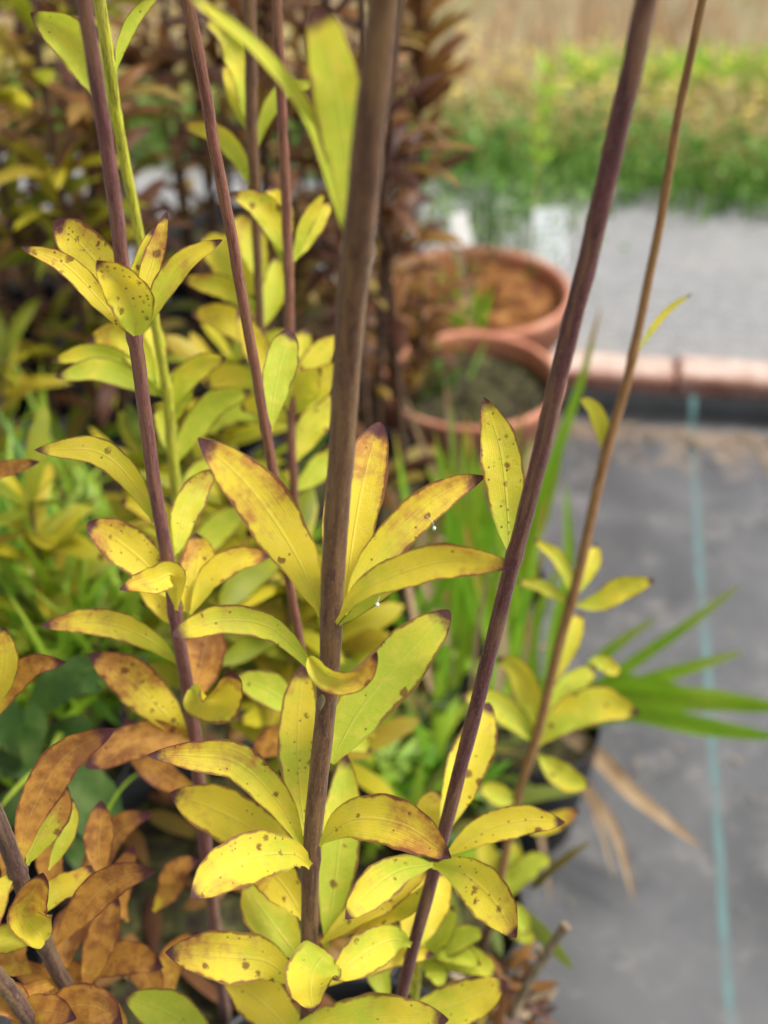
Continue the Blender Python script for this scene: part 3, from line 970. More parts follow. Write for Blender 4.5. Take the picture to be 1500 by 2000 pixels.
# --- E, the yellow-green stem behind it
E = Lily('yellow green stem crossing behind the left purple stem, two pale leaves at top',
         [(188, -60, .49, 25), (195, 0, .50, 25), (215, 140, .52, 24), (240, 300, .55, 22), (275, 470, .58, 20), (305, 640, .615, 19), (325, 760, .64, 20), (335, 870, .665, 22), (345, 970, .69, 22),
          (360, 1150, .735, 20)], 'green', root_z=.24, root_shift=(-.02, .06), nodes=(138, 232, 760))
E.leaf([(224, 234), (195, 150), (140, 75), (59, 25)], 92, -.012, (.9, .06, .05), roll=-14, cup=.4, dw=-.003)
E.leaf([(226, 138), (240, 80), (270, 25), (312, -12)], 30, .0, (.75, .08, .2), roll=14)
E.leaf([(318, 770), (250, 715), (180, 690), (100, 706)], 46, -.01, (.6, .2, .0), roll=-8)
E.leaf([(320, 775), (260, 745), (190, 722), (108, 738)], 50, -.02, (.9, .1, .0), roll=8)
E.leaf([(305, 750), (270, 690), (230, 655), (172, 665)], 62, .005, (.4, .3, .0))
E.leaf([(312, 770), (300, 710), (300, 670), (308, 630)], 60, .02, (.6, .1, .0))
E.leaf([(332, 800), (360, 745), (395, 710), (443, 698)], 52, -.01, (.6, .25, .0), roll=-20, roll1=20)
E.leaf([(334, 830), (345, 780), (355, 745), (382, 700)], 62, -.01, (.9, .05, .0))
E.leaf([(342, 905), (375, 840), (420, 785), (492, 762)], 60, -.01, (1.1, .0, .0), roll=16)
E.leaf([(342, 900), (330, 850), (320, 820), (300, 800)], 44, .01, 'g')
E.leaf([(350, 1010), (380, 950), (400, 920), (440, 890)], 56, .01, 'g')
E.leaf([(352, 1060), (320, 1010), (280, 985), (235, 980)], 54, .01, 'k')
E.leaf([(355, 1120), (300, 1080), (250, 1075), (190, 1090)], 60, .01, 'l')
E.leaf([(358, 1120), (400, 1060), (440, 1020), (490, 990)], 60, .01, 'g')

# --- F, the thin red stem
F = Lily('slim reddish stem left of the central one with one upright lime leaf',
         [(352, -70, .420, 24), (368, 0, .430, 24), (420, 290, .468, 23.5), (470, 560, .505, 22), (505, 760, .535, 20.5), (532, 910, .558, 20), (560, 1100, .59, 18),
          (588, 1270, .62, 17), (605, 1420, .65, 17)], 'red', nodes=(838,), root_shift=(-.01, .05))
F.leaf([(529, 842), (535, 775), (548, 710), (566, 645)], 68, .01, (.75, .18, .05), roll=6, dw=-.001, b=.55)
F.leaf([(602, 1400), (560, 1370), (510, 1340), (455, 1325)], 70, .01, (.9, .1, .1), d0=.60, roll=10)
F.leaf([(606, 1410), (570, 1440), (530, 1450), (495, 1480)], 66, .0, (.1, .9, .3), d0=.63, roll=-10)
F.leaf([(610, 1420), (660, 1440), (700, 1450), (725, 1470)], 50, .01, 'g', d0=.66)

# --- G and H, the stems between
Gs = Lily('blurred brown stem with wavy yellow leaf, behind and right of slim reddish stem',
          [(485, -60, .62, 25), (488, 0, .63, 25), (492, 250, .665, 24), (497, 370, .685, 20), (505, 560, .72, 17), (512, 700, .745, 17), (520, 860, .78, 17)], 'brown', root_z=.24, root_shift=(-.02, .06))
Gs.leaf([(492, 268), (478, 170), (450, 80), (392, 28)], 56, -.01, (.6, .15, .3), roll=12, wave=.2)
Gs.leaf([(486, 262), (470, 205), (455, 160), (440, 120)], 44, .01, (.5, .2, .0))
Gs.leaf([(505, 285), (520, 230), (555, 180), (625, 160)], 38, -.01, (.8, .05, .0), roll=-18)
Gs.leaf([(492, 370), (468, 310), (425, 262), (350, 242)], 44, -.01, (.5, .25, .0), roll=-14)
Gs.leaf([(505, 580), (470, 530), (430, 490), (395, 458)], 84, .01, (.3, .2, .0))
Gs.leaf([(508, 560), (500, 510), (485, 460), (452, 418)], 60, .0, (.6, .35, .1), roll=10)
Gs.leaf([(512, 620), (470, 580), (420, 555), (352, 546)], 48, -.01, (.4, .3, .0), roll=-14)
Gs.leaf([(515, 640), (530, 590), (540, 540), (540, 500)], 50, .01, (.7, .1, .0))
Gs.leaf([(520, 720), (480, 650), (430, 620), (372, 612)], 64, -.01, (.2, .4, .4), roll=8)
Gs.leaf([(525, 760), (480, 740), (440, 735), (400, 750)], 56, .0, (.4, .2, .0))
Gs.leaf([(525, 800), (560, 740), (580, 700), (600, 640)], 60, .02, (.6, .2, .2))
Gs.leaf([(522, 830), (470, 800), (430, 810), (390, 850)], 60, .0, (1.0, .0, .0))

Hs = Lily('pinkish stem just left of the central stem, lit brown below its yellow whorl',
          [(537, -60, .565, 20), (541, 0, .575, 20), (552, 250, .61, 20), (562, 480, .645, 20), (566, 650, .67, 19), (570, 850, .70, 17), (574, 960, .72, 17)], 'red', root_z=.24, root_shift=(-.02, .06), nodes=(520, 800))
Hs.leaf([(560, 528), (545, 460), (512, 405), (448, 377)], 58, -.01, (.7, .35, .5), roll=10)
Hs.leaf([(572, 518), (585, 470), (605, 420), (636, 374)], 30, -.005, (.7, .1, .0), roll=20)
Hs.leaf([(560, 500), (548, 450), (540, 410), (530, 362)], 64, .015, (.1, .4, .7))
Hs.leaf([(575, 510), (600, 460), (625, 420), (650, 395)], 44, .01, (.4, .2, .0))
Hs.leaf([(572, 810), (595, 745), (630, 690), (672, 655)], 58, .01, (.45, .2, .2), roll=-8)
Hs.leaf([(570, 812), (600, 775), (640, 735), (675, 715)], 60, -.005, (.5, .35, .2))
Hs.leaf([(568, 815), (582, 770), (600, 740), (628, 720)], 70, -.02, (.55, .3, .1), roll=20, cup=.4)
Hs.leaf([(580, 900), (600, 850), (630, 805), (668, 775)], 64, .01, (.45, .25, .4))
Hs.leaf([(562, 800), (530, 720), (500, 680), (465, 600)], 56, .01, (.2, .35, .4))
Hs.leaf([(566, 830), (530, 800), (500, 790), (470, 800)], 50, .01, (.5, .3, .1))
Hs.leaf([(578, 960), (620, 920), (650, 900), (690, 890)], 56, .01, (.7, .1, .1))
Hs.leaf([(572, 960), (530, 930), (490, 925), (440, 950)], 56, .01, (.6, .1, .1))

# --- I and J, the orange lilies at lower left
I = Lily('bottom left brown stem with curled orange and yellow leaves',
         [(-50, 1500, .475, 36), (-10, 1590, .490, 36), (30, 1690, .505, 35), (80, 1830, .527, 33), (130, 1930, .545, 31), (172, 2020, .56, 31)], 'grey', root_shift=(.01, .01), nodes=(1700, 1840))
I.leaf([(40, 1690), (60, 1590), (125, 1480), (226, 1422)], 79, .01, (.0, 1.05, .06), roll=10, cup=.3)
I.leaf([(52, 1690), (80, 1630), (110, 1580), (128, 1530)], 69, .015, (.45, .45, .5), dw=.008)
I.leaf([(95, 1700), (125, 1640), (138, 1600), (140, 1558)], 38, .02, (.4, .1, .0), dw=.02)
I.leaf([(200, 1715), (192, 1665), (194, 1620), (197, 1563)], 60, .01, (.0, 1.02, .05), d0=.56)
I.leaf([(110, 1845), (170, 1765), (230, 1715), (304, 1702)], 71, -.01, (.0, 1.08, .06), roll=-10, roll1=8)
I.leaf([(88, 1838), (60, 1805), (52, 1770), (84, 1704)], 79, -.03, (.15, .5, .05), roll=14, cup=.5, dw=-.008, a=.5, b=.5)
I.leaf([(165, 1935), (185, 1870), (205, 1815), (228, 1745)], 64, .01, (.05, 1.0, .06), d0=.57)
I.leaf([(75, 1840), (40, 1830), (5, 1835), (-40, 1850)], 60, -.01, (.3, .4, .05), roll=10)
I.leaf([(125, 1918), (85, 1925), (50, 1940), (5, 1970)], 38, -.02, (.1, .9, .1), roll=-24)
I.leaf([(250, 2020), (215, 1985), (180, 1965), (130, 1955)], 69, .0, 'o', d0=.585)
I.leaf([(130, 1890), (130, 1840), (150, 1800), (190, 1770)], 77, .02, 'd', d0=.575)
I.leaf([(30, 1700), (0, 1740), (-20, 1790), (-40, 1860)], 52, -.02, (.2, .6, .05))
I.leaf([(60, 1800), (110, 1740), (150, 1720), (180, 1690)], 52, .03, (.3, .5, .05))

for pts_, w_, dd_, c_ in [([(140, 1900), (200, 1880), (260, 1870), (320, 1890)], 69, .60, 'o'), ([(300, 1990), (290, 1920), (260, 1880), (220, 1850)], 60, .61, 'b'), ([(120, 1760), (100, 1700), (95, 1650), (110, 1600)], 55, .57, 'o'),
                          ([(250, 1800), (230, 1760), (240, 1700), (260, 1650)], 52, .63, 'd'), ([(60, 1900), (30, 1880), (10, 1850), (-20, 1830)], 69, .54, 'o'), ([(200, 1990), (150, 1920), (110, 1900), (60, 1900)], 65, .58, 'o'),
                          ([(330, 1960), (330, 1890), (350, 1850), (390, 1820)], 55, .63, (.0, .9, .06)), ([(150, 1780), (200, 1660), (240, 1610), (300, 1590)], 60, .64, 'd'), ([(0, 1760), (20, 1700), (10, 1650), (-10, 1600)], 52, .56, 'o'),
                          ([(100, 1990), (90, 1930), (60, 1900), (20, 1890)], 60, .555, (.1, .8, .06)), ([(300, 1780), (330, 1740), (350, 1700), (390, 1680)], 55, .66, (.0, 1.0, .06))]:
    I.leaf(pts_, w_, .0, c_, d0=dd_, roll=random.Random(w_ + pts_[0][0]).uniform(-20, 20), cup=.35)

J = Lily('low orange leaved shoot in the bottom left corner',
         [(-30, 1880, .50, 34), (30, 1950, .515, 33), (80, 2030, .53, 32)], 'grey', root_shift=(.01, .01))
J.leaf([(60, 1990), (30, 1960), (0, 1945), (-40, 1950)], 70, -.01, 'o')
J.leaf([(70, 2020), (120, 1975), (180, 1965), (240, 2000)], 90, -.01, (.0, .95, .06), roll=10)
J.leaf([(20, 2030), (60, 1985), (100, 1975), (150, 1990)], 70, -.02, 'o')

# --- K, the lily left of the frame whose leaves poke in
K = Lily('lily outside the left edge whose brown tipped leaves reach into the picture',
         [(-90, 760, .56, 28), (-75, 1000, .60, 28), (-60, 1300, .66, 27), (-45, 1500, .70, 27)], 'grey', root_shift=(0, .02))
K.leaf([(-70, 985), (-20, 930), (30, 912), (78, 902)], 36, -.02, (.0, .95, .2), roll=-14)
K.leaf([(-30, 1420), (10, 1350), (60, 1300), (130, 1293)], 54, -.02, 'o', roll=10, d0=.55)
K.leaf([(-20, 1390), (5, 1330), (12, 1280), (5, 1222)], 50, -.02, 'y', d0=.54)

# --- short green shoot below the purple stem
Q = Lily('short lime green shoot low behind the foot of the purple stem',
         [(822, 1840, .66, 16), (815, 1900, .675, 16), (805, 2010, .70, 16)], 'green', root_z=.27, root_shift=(0, .01))
for pts_, w_, c_ in [([(820, 1872), (850, 1840), (872, 1805), (885, 1768)], 46, (.9, .1, .1)), ([(822, 1876), (870, 1845), (910, 1828), (950, 1820)], 52, (1.0, .25, .1)),
                     ([(822, 1880), (870, 1868), (920, 1875), (972, 1905)], 60, (.9, .1, .1)), ([(822, 1885), (840, 1890), (855, 1905), (860, 1930)], 40, (1.0, .1, .0)),
                     ([(815, 1880), (790, 1860), (775, 1830), (770, 1800)], 46, (.8, .1, .1)), ([(812, 1940), (800, 1920), (800, 1900), (810, 1890)], 40, (.5, .3, .1)),
                     ([(820, 1880), (850, 1855), (890, 1860), (940, 1885)], 50, (.9, .1, .0))]:
    Q.leaf(pts_, w_, -.02, c_)

# ------------------------------------------------------------------ generated plants further back
def tree_leaf(mb, base, az, el, L, W, droop, rr, nseg=9, nv=5, mi=0, a=.75, b=.6):
    u = np.linspace(0, 1, nseg)
    e = el - droop * u ** 1.3
    st = L / (nseg - 1)
    dirs = np.stack([np.cos(e) * math.cos(az), np.cos(e) * math.sin(az), np.sin(e)], 1)
    mid = base + np.vstack([np.zeros(3), np.cumsum(dirs[:-1] * st, axis=0)])
    sd = np.tile(np.array([-math.sin(az), math.cos(az), 0.0]), (nseg, 1))
    tw = rr.uniform(-.6, .6)
    nn = nrm(np.cross(dirs, sd)) * -1
    s2 = sd * math.cos(tw) + nn * math.sin(tw)
    n2 = nn * math.cos(tw) - sd * math.sin(tw)
    blade(mb, mid, np.maximum(width_prof(u, a, b), .0) * W / 2, s2, n2, nv, .2, .06, int(rr.integers(1e6)), mi)


def back_lily(root, top, whorls, label, group, mat, scol, rr, L=.075, W=.02, per=6, el=.7, droop=.9, r=.0035, name='lily_plant', scatter=0):
    root, top = np.array(root, float), np.array(top, float)
    o = thing(name, label, 'lily stem', tuple(float(c) for c in root), group)
    bow = rr.normal(size=3) * np.array([.012, .012, 0])
    q = np.linspace(0, 1, 14)[:, None]
    pts = root * (1 - q) + top * q + bow * np.sin(q * math.pi)
    m = MB()
    tube(m, pts, np.linspace(r, r * .65, 14), 8)
    m.build('stem', M['stem'], o, scol)
    m = MB()
    hs_ = list(whorls) + [None] * scatter
    for h in hs_:
        k = per if h is not None else 1
        hh = h if h is not None else rr.uniform(min(whorls), 1)
        c = np.array([np.interp(hh, q[:, 0], pts[:, i]) for i in range(3)])
        a0 = rr.uniform(0, 6.28)
        for i in range(k):
            tree_leaf(m, c + np.array([0, 0, rr.uniform(-.006, .006)]), a0 + i * 6.283 / k + rr.uniform(-.25, .25), el + rr.uniform(-.35, .35),
                      L * rr.uniform(.75, 1.2), W * rr.uniform(.8, 1.2), droop * rr.uniform(.4, 1.4), rr)
    m.build('foliage', mat, o)
    return o


rb = np.random.default_rng(5)
THICKET = 'bronze leaved lily stem in the blurred thicket behind the left stems'
n_b = 0
for gx, gy in [(-.30, 1.05), (-.58, 1.0), (-.05, 1.10), (-.30, 1.40), (-.66, 1.38), (-.46, 1.22), (-.12, 1.36), (-.82, 1.60), (-.50, 1.70), (-.20, 1.72)]:
    for k in range(5 if gx < -.1 else 4):
        a, q = rb.uniform(0, 6.28), rb.uniform(.02, .11)
        x, y = gx + q * math.cos(a), gy + q * math.sin(a)
        hgt = rb.uniform(.78, 1.02)
        back_lily((x, y, .22), (x + rb.normal() * .05, y + rb.normal() * .05, hgt), sorted(np.append(rb.uniform(.5, .97, 5), rb.uniform(.1, .5, 2))), THICKET, 'bronze lilies in the thicket',
                  M['bronze'] if rb.uniform() < .8 else M['olive'], (.07, .03, .022), rb, L=.085, W=.015, per=5, el=.85, droop=1.5, r=.0045, scatter=5)
# the one standing beside the terracotta pots
p0, p1 = G(790, 640, .2), P(815, -60, 1.35)
back_lily(p0, p1, [.45, .55, .66, .74, .82, .92], 'tall bronze lily standing right of the central stem, beside terracotta pots', 'bronze lilies in the thicket', M['bronze'], (.06, .025, .02), rb, L=.085, W=.019, per=6, el=1.0, droop=.7, r=.005, scatter=8)
p0, p1 = G(745, 650, .2), P(742, -60, 1.45)
back_lily(p0, p1, [.5, .6, .7, .8, .9], 'bronze lily directly behind the thick central stem', 'bronze lilies in the thicket', M['bronze'], (.06, .025, .02), rb, L=.085, W=.018, per=6, el=.95, r=.0045, scatter=6)
for px_, py_, pt_, d_ in [(700, 900, 80, 1.42), (760, 880, 150, 1.46), (690, 820, 200, 1.34), (795, 800, 330, 1.50), (740, 960, 420, 1.28), (650, 900, 300, 1.3), (800, 930, 560, 1.33)]:
    back_lily(G(px_, py_, .02), P(px_ + rb.normal() * 14, pt_, d_), [.12, .22, .32, .42, .52, .62, .72, .82, .92], 'dark bronze lily stem close behind the thick central stem, hiding the pot rims', 'bronze lilies behind the central stem',
              M['bronze'], (.06, .025, .02), rb, L=.065, W=.014, per=5, el=.8, droop=.9, r=.004, scatter=14)
# yellow-green lilies between the near stems and the thicket
YEL = 'short yellow green lily stem in the blurred tangle at left'
for px, pyb, pyt, d in [(60, 1350, 980, .84), (450, 1320, 960, .78), (460, 1150, 700, .92),
                        (560, 1420, 1080, .76), (300, 1250, 900, .93), (640, 1450, 1150, .80), (10, 1180, 700, 1.05)]:
    back_lily(P(px + rb.normal() * 6, pyb + 260, d + .05), P(px, pyt, d), [.35, .5, .64, .78, .90, .98], YEL, 'yellow green lilies in the tangle', M['olive'], (.16, .12, .03), rb, L=.062, W=.015, per=6, el=.7, droop=.8, r=.0022, scatter=4)


def strap_clump(root, n, L, W, label, rr, mat, name='grass_clump', cat='grass', group=None, el=(.7, 1.4), droop=(.2, 1.2), spread=.03, az=None):
    m = MB()
    root = np.array(root, float)
    for _ in range(n):
        a = rr.uniform(0, 6.28) if az is None else rr.uniform(*az)
        b_ = root + np.array([rr.normal() * spread, rr.normal() * spread, 0])
        tree_leaf(m, b_, a, rr.uniform(*el), L * rr.uniform(.55, 1.15), W * rr.uniform(.7, 1.2), rr.uniform(*droop), rr, nseg=10, nv=3, a=.25, b=.6)
    o = m.build(name, mat, None, loc=tuple(float(c) for c in root))
    return tag(o, label, cat, group)


rg_ = np.random.default_rng(9)
TANG = 'grass tussock of arching green blades in the tangle at left'
for px, py, d, n in [(20, 1250, .95, 26), (110, 1240, .92, 24), (220, 1260, .96, 24), (60, 1080, 1.05, 24), (190, 1050, 1.08, 24), (300, 1150, 1.0, 20), (20, 900, 1.15, 20), (420, 1080, 1.02, 18)]:
    strap_clump(P(px, py + 120, d), n, .19, .009, TANG, rg_, M['green'], group='grass tussocks in the tangle')
for px, py, d, n in [(120, 1180, .88, 22), (220, 1140, .90, 20), (40, 1140, .90, 18), (160, 1320, .82, 18), (270, 1230, .86, 16)]:
    strap_clump(P(px, py + 110, d), n, .13, .006, 'fine bright grass tuft among the yellow leaves at mid left', rg_, M['fresh'], group='fine grass tufts at mid left', spread=.035)
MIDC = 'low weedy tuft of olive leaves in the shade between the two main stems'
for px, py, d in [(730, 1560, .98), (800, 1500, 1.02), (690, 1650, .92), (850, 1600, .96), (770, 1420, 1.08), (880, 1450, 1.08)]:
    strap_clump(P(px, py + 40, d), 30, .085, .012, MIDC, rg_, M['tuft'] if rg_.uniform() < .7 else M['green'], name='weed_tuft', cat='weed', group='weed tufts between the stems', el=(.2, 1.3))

# iris leaves below the terracotta pots
iris = thing('iris_clump', 'upright clump of green iris leaves with dry blades, below the front terracotta pot', 'iris', tuple(float(c) for c in IR))


def px_blade(parent, pts, w_, mat, d0, d1, cup=.15, roll=0.0, name='leaf', a=.3, b=.7, label=None):
    SEED[0] += 1
    p = np.array(pts, float)
    sm = cr(p, 20)
    u = np.linspace(0, 1, 20)
    dep = d0 + (d1 - d0) * u
    mid = np.array([P(x, y, q) for (x, y), q in zip(sm, dep)])
    t = nrm(np.gradient(mid, axis=0))
    view = nrm(mid - CAMP)
    sv = nrm(np.cross(t, view))
    n = nrm(np.cross(sv, t))
    n = -n * np.sign(np.sum(n * view, 1, keepdims=True))
    rl = R(roll)
    s2, n2 = sv * math.cos(rl) + n * math.sin(rl), n * math.cos(rl) - sv * math.sin(rl)
    m = MB()
    blade(m, mid, np.maximum(width_prof(u, a, b), .25 * (u < .2)) * w_ / 2 * dep / FPX, s2, n2, 5, cup, .02, SEED[0])
    o = m.build(name, mat, parent)
    if label:
        o['label'] = label
    return o


for k in range(26):
    bx = 905 + rg_.normal() * 28
    tx = 930 + rg_.uniform(-110, 150)
    ty = rg_.uniform(770, 1040)
    d0 = depth_at(1150, .17) + rg_.uniform(-.04, .04)
    d1 = d0 - rg_.uniform(.02, .16)
    px_blade(iris, [(bx, 1180), ((bx * .6 + tx * .4) + rg_.normal() * 8, 1180 * .5 + ty * .5), (tx, ty)], rg_.uniform(18, 30), M['bright'] if rg_.uniform() < .8 else M['straw'], d0, d1, roll=rg_.uniform(-40, 40))
for k in range(44):
    bx, by = rg_.uniform(760, 1010), rg_.uniform(1180, 1420)
    tx, ty = bx + rg_.normal() * 60, by - rg_.uniform(180, 420)
    d0 = 1.12 + rg_.uniform(-.10, .10)
    px_blade(iris, [(bx, by), ((bx + tx) / 2 + rg_.normal() * 14, (by + ty) / 2), (tx, ty)], rg_.uniform(10, 24), M['bright' if rg_.uniform() < .6 else ('straw' if rg_.uniform() < .6 else 'green')], d0, d0 - rg_.uniform(.02, .10), roll=rg_.uniform(-40, 40))
for pts_ in [[(905, 1180), (880, 1000), (830, 880), (790, 770)], [(900, 1180), (895, 1000), (885, 870), (868, 735)], [(930, 1180), (940, 1080), (905, 1050), (830, 1060)], [(920, 1180), (980, 1080), (1010, 1060), (1060, 1070)]]:
    px_blade(iris, pts_, 20, M['straw'], depth_at(1150, .17), depth_at(1150, .17) - .1, name='dry_leaf')
px_blade(iris, [(960, 1180), (1060, 950), (1130, 760), (1175, 590)], 24, M['bright'], 1.2, 1.05)
px_blade(iris, [(985, 1190), (1040, 1060), (1075, 960), (1100, 870)], 28, M['green'], 1.18, 1.08)

strap = thing('strap_leaf_plant', 'plant with long splayed green strap leaves and dry brown blades over grey fabric', 'plant', tuple(float(c) for c in ST))
dS = depth_at(1400, .15)
for pts_, w_, mt, dd in [([(1090, 1400), (1200, 1320), (1330, 1230), (1450, 1140)], 30, 'fresh', -.10), ([(1090, 1405), (1210, 1350), (1330, 1310), (1455, 1272)], 38, 'fresh', -.10),
                         ([(1080, 1395), (1150, 1310), (1210, 1255), (1285, 1205)], 30, 'fresh', -.08), ([(1090, 1400), (1220, 1365), (1360, 1365), (1560, 1385)], 62, 'fresh', -.16),
                         ([(1090, 1420), (1230, 1390), (1380, 1420), (1540, 1442)], 52, 'bright', -.14), ([(1085, 1400), (1180, 1340), (1280, 1340), (1400, 1372)], 44, 'fresh', -.10),
                         ([(1060, 1400), (1040, 1280), (1060, 1180), (1100, 1090)], 30, 'fresh', -.05), ([(1060, 1400), (990, 1290), (950, 1200), (890, 1120)], 34, 'fresh', -.04),
                         ([(1060, 1400), (1020, 1250), (1010, 1130), (1030, 1020)], 28, 'green', -.04), ([(1050, 1410), (960, 1330), (900, 1280), (850, 1290)], 36, 'fresh', -.04),
                         ([(1060, 1400), (1080, 1250), (1110, 1100), (1105, 940)], 30, 'fresh', -.06), ([(1060, 1410), (980, 1320), (930, 1300), (870, 1330)], 34, 'green', -.02)]:
    px_blade(strap, pts_, w_ * .8, M[mt], dS, dS + dd, cup=.25, roll=rg_.uniform(-15, 15), a=.5)
for pts_, w_ in [([(1080, 1420), (1150, 1460), (1250, 1560), (1370, 1655)], 36), ([(1085, 1420), (1130, 1520), (1200, 1620), (1240, 1765)], 26), ([(1090, 1410), (1150, 1550), (1180, 1640), (1200, 1720)], 14),
                 ([(1070, 1430), (1050, 1560), (1065, 1680), (1075, 1770)], 14), ([(1060, 1400), (1000, 1300), (1010, 1270), (1080, 1260)], 20), ([(1100, 1415), (1160, 1370), (1220, 1345), (1290, 1340)], 26)]:
    px_blade(strap, pts_, w_, M['straw'], dS, dS - .02, cup=.2, name='dry_leaf', label='dry brown blade')

# the large-leaved green plant at lower left
bl = P(150, 1600, .80)
broad = thing('broad_leaf_plant', 'dark green plant with wide rounded leaves at the left edge, under orange leaves', 'plant', tuple(float(c) for c in (bl[0], bl[1], .30)))
for pts_, w_, d in [([(130, 1440), (150, 1520), (185, 1580), (225, 1640)], 109, .74), ([(60, 1400), (100, 1350), (150, 1320), (215, 1330)], 78, .76), ([(60, 1480), (30, 1440), (10, 1400), (-20, 1350)], 70, .76),
                    ([(80, 1480), (110, 1440), (140, 1420), (180, 1410)], 47, .78), ([(70, 1500), (40, 1500), (10, 1490), (-30, 1500)], 55, .77), ([(70, 1520), (60, 1460), (70, 1420), (60, 1370)], 44, .75),
                    ([(90, 1560), (50, 1560), (20, 1580), (-20, 1620)], 62, .78), ([(100, 1540), (120, 1500), (150, 1480), (160, 1450)], 39, .76), ([(110, 1640), (150, 1660), (180, 1700), (200, 1740)], 55, .82)]:
    px_blade(broad, pts_, w_, M['broad'], d, d - .01, cup=.12, a=.6, b=.45)
m = MB()
tube(m, [(bl[0], bl[1], .30), P(100, 1560, .79), P(70, 1480, .77)], .003, 8)
m.build('stem', M['stem'], broad, (.12, .16, .03))

# sprouts in the terracotta pots
for c, z, n, lb, mt in [(fp, .215, 16, 'sparse green and reddish sprouts in the mossy front terracotta pot', 'weed'), (bp, .175, 20, 'low wispy seedlings at the back of the rust brown pot', 'weed')]:
    strap_clump((c[0] - .035, c[1] + (.0 if mt == 'weed' else .05), z), n, .075, .006, lb, rg_, M[mt], name='seedling_tuft', cat='seedlings', el=(.8, 1.5), droop=(0, .5), spread=.018)
strap_clump(P(905, 640, 1.60), 9, .085, .010, 'small lime green grass tuft below the white plant tag', rg_, M['bright'], el=(1.0, 1.5), droop=(0, .4), spread=.008)
r5 = np.random.default_rng(15)
m = MB()
c0 = G(955, 462, .2)
for _ in range(800):
    q = r5.normal(size=3) * np.array([.095, .05, .035])
    t_ = nrm(r5.normal(size=3))
    s_ = nrm(np.cross(t_, r5.normal(size=3)))
    c = c0 + q + np.array([0, 0, .045])
    m.face([c - t_ * .010, c + s_ * .003, c + t_ * .010, c - s_ * .003])
for _ in range(26):
    q = r5.normal(size=2) * np.array([.06, .045])
    tube(m, [c0 + np.array([q[0] * .6, q[1] * .6, -.20]), c0 + np.array([q[0], q[1], .05 + r5.uniform(0, .04)])], .0012, 5)
tag(m.build('wispy_seedling', M['weed'], None, loc=tuple(float(c) for c in (c0[0], c0[1], 0))), 'fine leaved grey green bushy plant behind the rust brown pot', 'plant')

# thin yellow green plant against the weed bank
back_lily(G(1040, 420, .045), P(1070, 120, 2.35), [.35, .5, .58, .66, .78, .9], 'slender yellow green flower spike against the green weed bank', None, M['lime'], (.40, .40, .05), rb, L=.05, W=.010, per=5, el=.9, droop=.4, r=.004, name='flower_spike')

strap_clump((bp[0] - .01, bp[1], .172), 90, .085, .013, 'heap of rust brown withered leaves filling the rear terracotta pot', rg_, M['rusty'], name='withered_heap', cat='dead leaves', el=(.0, 1.1), droop=(.2, 1.2), spread=.022)
# plant tags
dT = 1.66
o = thing('plant_tag', 'small white plant tag standing blank above the terracotta pots', 'tag', tuple(float(c) for c in P(915, 640, dT)))
m = MB()


def slab(mb, c, ax, ay, hx, hy, th, mi=0):
    az = nrm(np.cross(ax, ay))
    cs = [c + ax * (sx * hx) + ay * (sy * hy) + az * (sz * th) for sx, sy, sz in
          [(-1, -1, -1), (1, -1, -1), (1, 1, -1), (-1, 1, -1), (-1, -1, 1), (1, -1, 1), (1, 1, 1), (-1, 1, 1)]]
    uvq = [(0, 0), (1, 0), (1, 1), (0, 1)]
    for f in [(4, 5, 6, 7), (3, 2, 1, 0), (0, 1, 5, 4), (1, 2, 6, 5), (2, 3, 7, 6), (3, 0, 4, 7)]:
        mb.face([cs[i] for i in f], uvq, mi)


ax_ = nrm(np.array([1.0, .25, .08])); up_ = nrm(P(893, 418, dT) - P(905, 480, dT + .005)); up_ = nrm(up_ - ax_ * np.dot(up_, ax_))
slab(m, P(900, 449, dT), ax_, up_, .0125, .022, .0008)
m.build('card', M['white'], o, smooth=False)
m = MB()
slab(m, P(909, 560, dT + .01), ax_, up_, .003, .062, .0007)
m.build('stake', M['twig'], o, smooth=False)

dT = 1.95
o = thing('plant_label', 'pale printed plant card leaning behind the rust brown terracotta pot', 'label', tuple(float(c) for c in P(1075, 640, dT)))
ax_ = nrm(np.array([1.0, .45, -.16])); up_ = nrm(np.array([.22, .55, 1.0])); up_ = nrm(up_ - ax_ * np.dot(up_, ax_))
m = MB()
slab(m, P(1074, 462, dT), ax_, up_, .030, .044, .0008)
m.build('card', mat_card(), o, smooth=False)
m = MB()
slab(m, P(1062, 580, dT + .01), ax_, up_, .002, .060, .0007)
m.build('stake', M['black'], o, smooth=False)

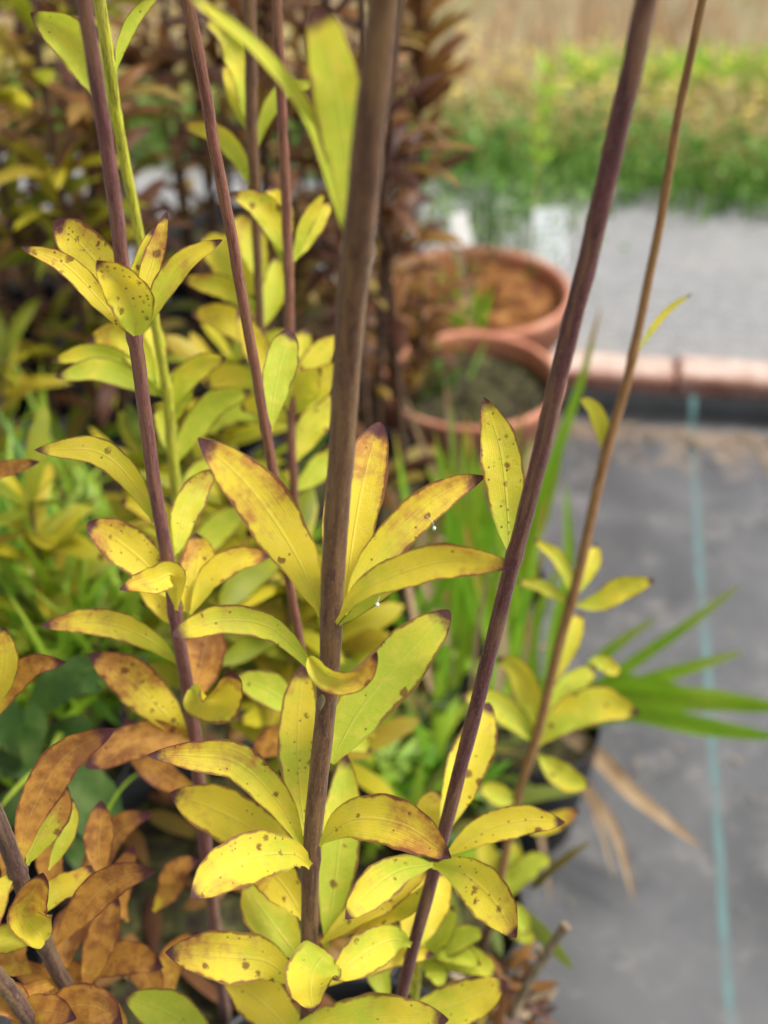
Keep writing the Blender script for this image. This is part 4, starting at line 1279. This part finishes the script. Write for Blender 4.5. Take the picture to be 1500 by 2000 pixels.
# dry twig at the foot of the fabric
m = MB()
tw = np.array([P(x, y, d) for x, y, d in [(985, 2040, .80), (1010, 1965, .80), (1040, 1905, .79), (1062, 1870, .785), (1085, 1835, .775), (1106, 1808, .77)]])
tube(m, tw, [.0034, .0032, .0030, .0036, .0027, .0036], 9)
tube(m, [P(1062, 1870, .785), P(1050, 1848, .775)], [.0026, .0018], 7)
tag(m.build('dead_twig', M['twig'], None, loc=tuple(float(c) for c in tw[0])), 'pale dead twig with knobbly end leaning over the grey fabric', 'twig')
m = MB()
r6 = np.random.default_rng(16)
for _ in range(70):
    base = P(1000 + r6.normal() * 28, 1960 + r6.normal() * 45, .84 + r6.normal() * .02)
    tree_leaf(m, base, r6.uniform(0, 6.28), r6.uniform(-.5, .8), r6.uniform(.015, .04), .007, r6.uniform(-1, 1.5), r6, nseg=6, nv=3, mi=int(r6.uniform() < .8))
for _ in range(150):
    x = r6.uniform(.1, .8)
    base = np.array([x, kerb_y(x) - .09 - abs(r6.normal()) * .04, .010])
    tree_leaf(m, base, r6.uniform(0, 6.28), r6.uniform(-.1, .3), r6.uniform(.008, .022), .006, r6.uniform(-.3, .5), r6, nseg=4, nv=3)
for _ in range(14):
    base = G(r6.uniform(1080, 1480), r6.uniform(900, 1950), .007)
    tree_leaf(m, base, r6.uniform(0, 6.28), r6.uniform(-.1, .2), r6.uniform(.006, .014), .004, r6.uniform(-.3, .5), r6, nseg=4, nv=3)
kind(m.build('leaf_litter', [M['twig'], M['bronze']]), 'stuff')

# withered leaves lying on the pots
m = MB()
for _ in range(160):
    cx, cy = [(-.105, .505), (-.20, .27), (-.02, .335), (-.34, .72), (-.115, .78)][r6.integers(5)]
    base = np.array([cx + r6.uniform(-.09, .09), cy + r6.uniform(-.09, .09), (.335 if cy < .6 else .24)])
    tree_leaf(m, base, r6.uniform(0, 6.28), r6.uniform(-.1, .5), r6.uniform(.03, .06), .014, r6.uniform(.2, 1.2), r6, nseg=7, nv=5)
kind(m.build('withered_leaves', M['bronze']), 'stuff')

# insect eggs
for (x, y, d), thr, lb in [((848, 1032, .455), [(833, 1008), (844, 1016), (848, 1030)], 'tiny white egg hanging by a thread from the pointed yellow leaf'),
                           ((737, 1181, .435), [(742, 1165), (739, 1172), (737, 1179)], 'tiny white egg under the folded leaf at the central whorl')]:
    o = thing('insect_egg', lb, 'egg', tuple(float(c) for c in P(x, y, d)))
    m = MB()
    lathe(m, [(.00001, -.0009), (.00045, -.0007), (.0007, -.0001), (.0006, .0005), (.00001, .0009)], P(x, y, d), 10)
    m.build('egg_shell', M['egg'], o)
    m = MB()
    tube(m, [P(a, b, d) for a, b in thr], .00007, 5)
    m.build('thread', M['egg'], o)
for o in S.objects:
    if '_o' in o:
        del o['_o']
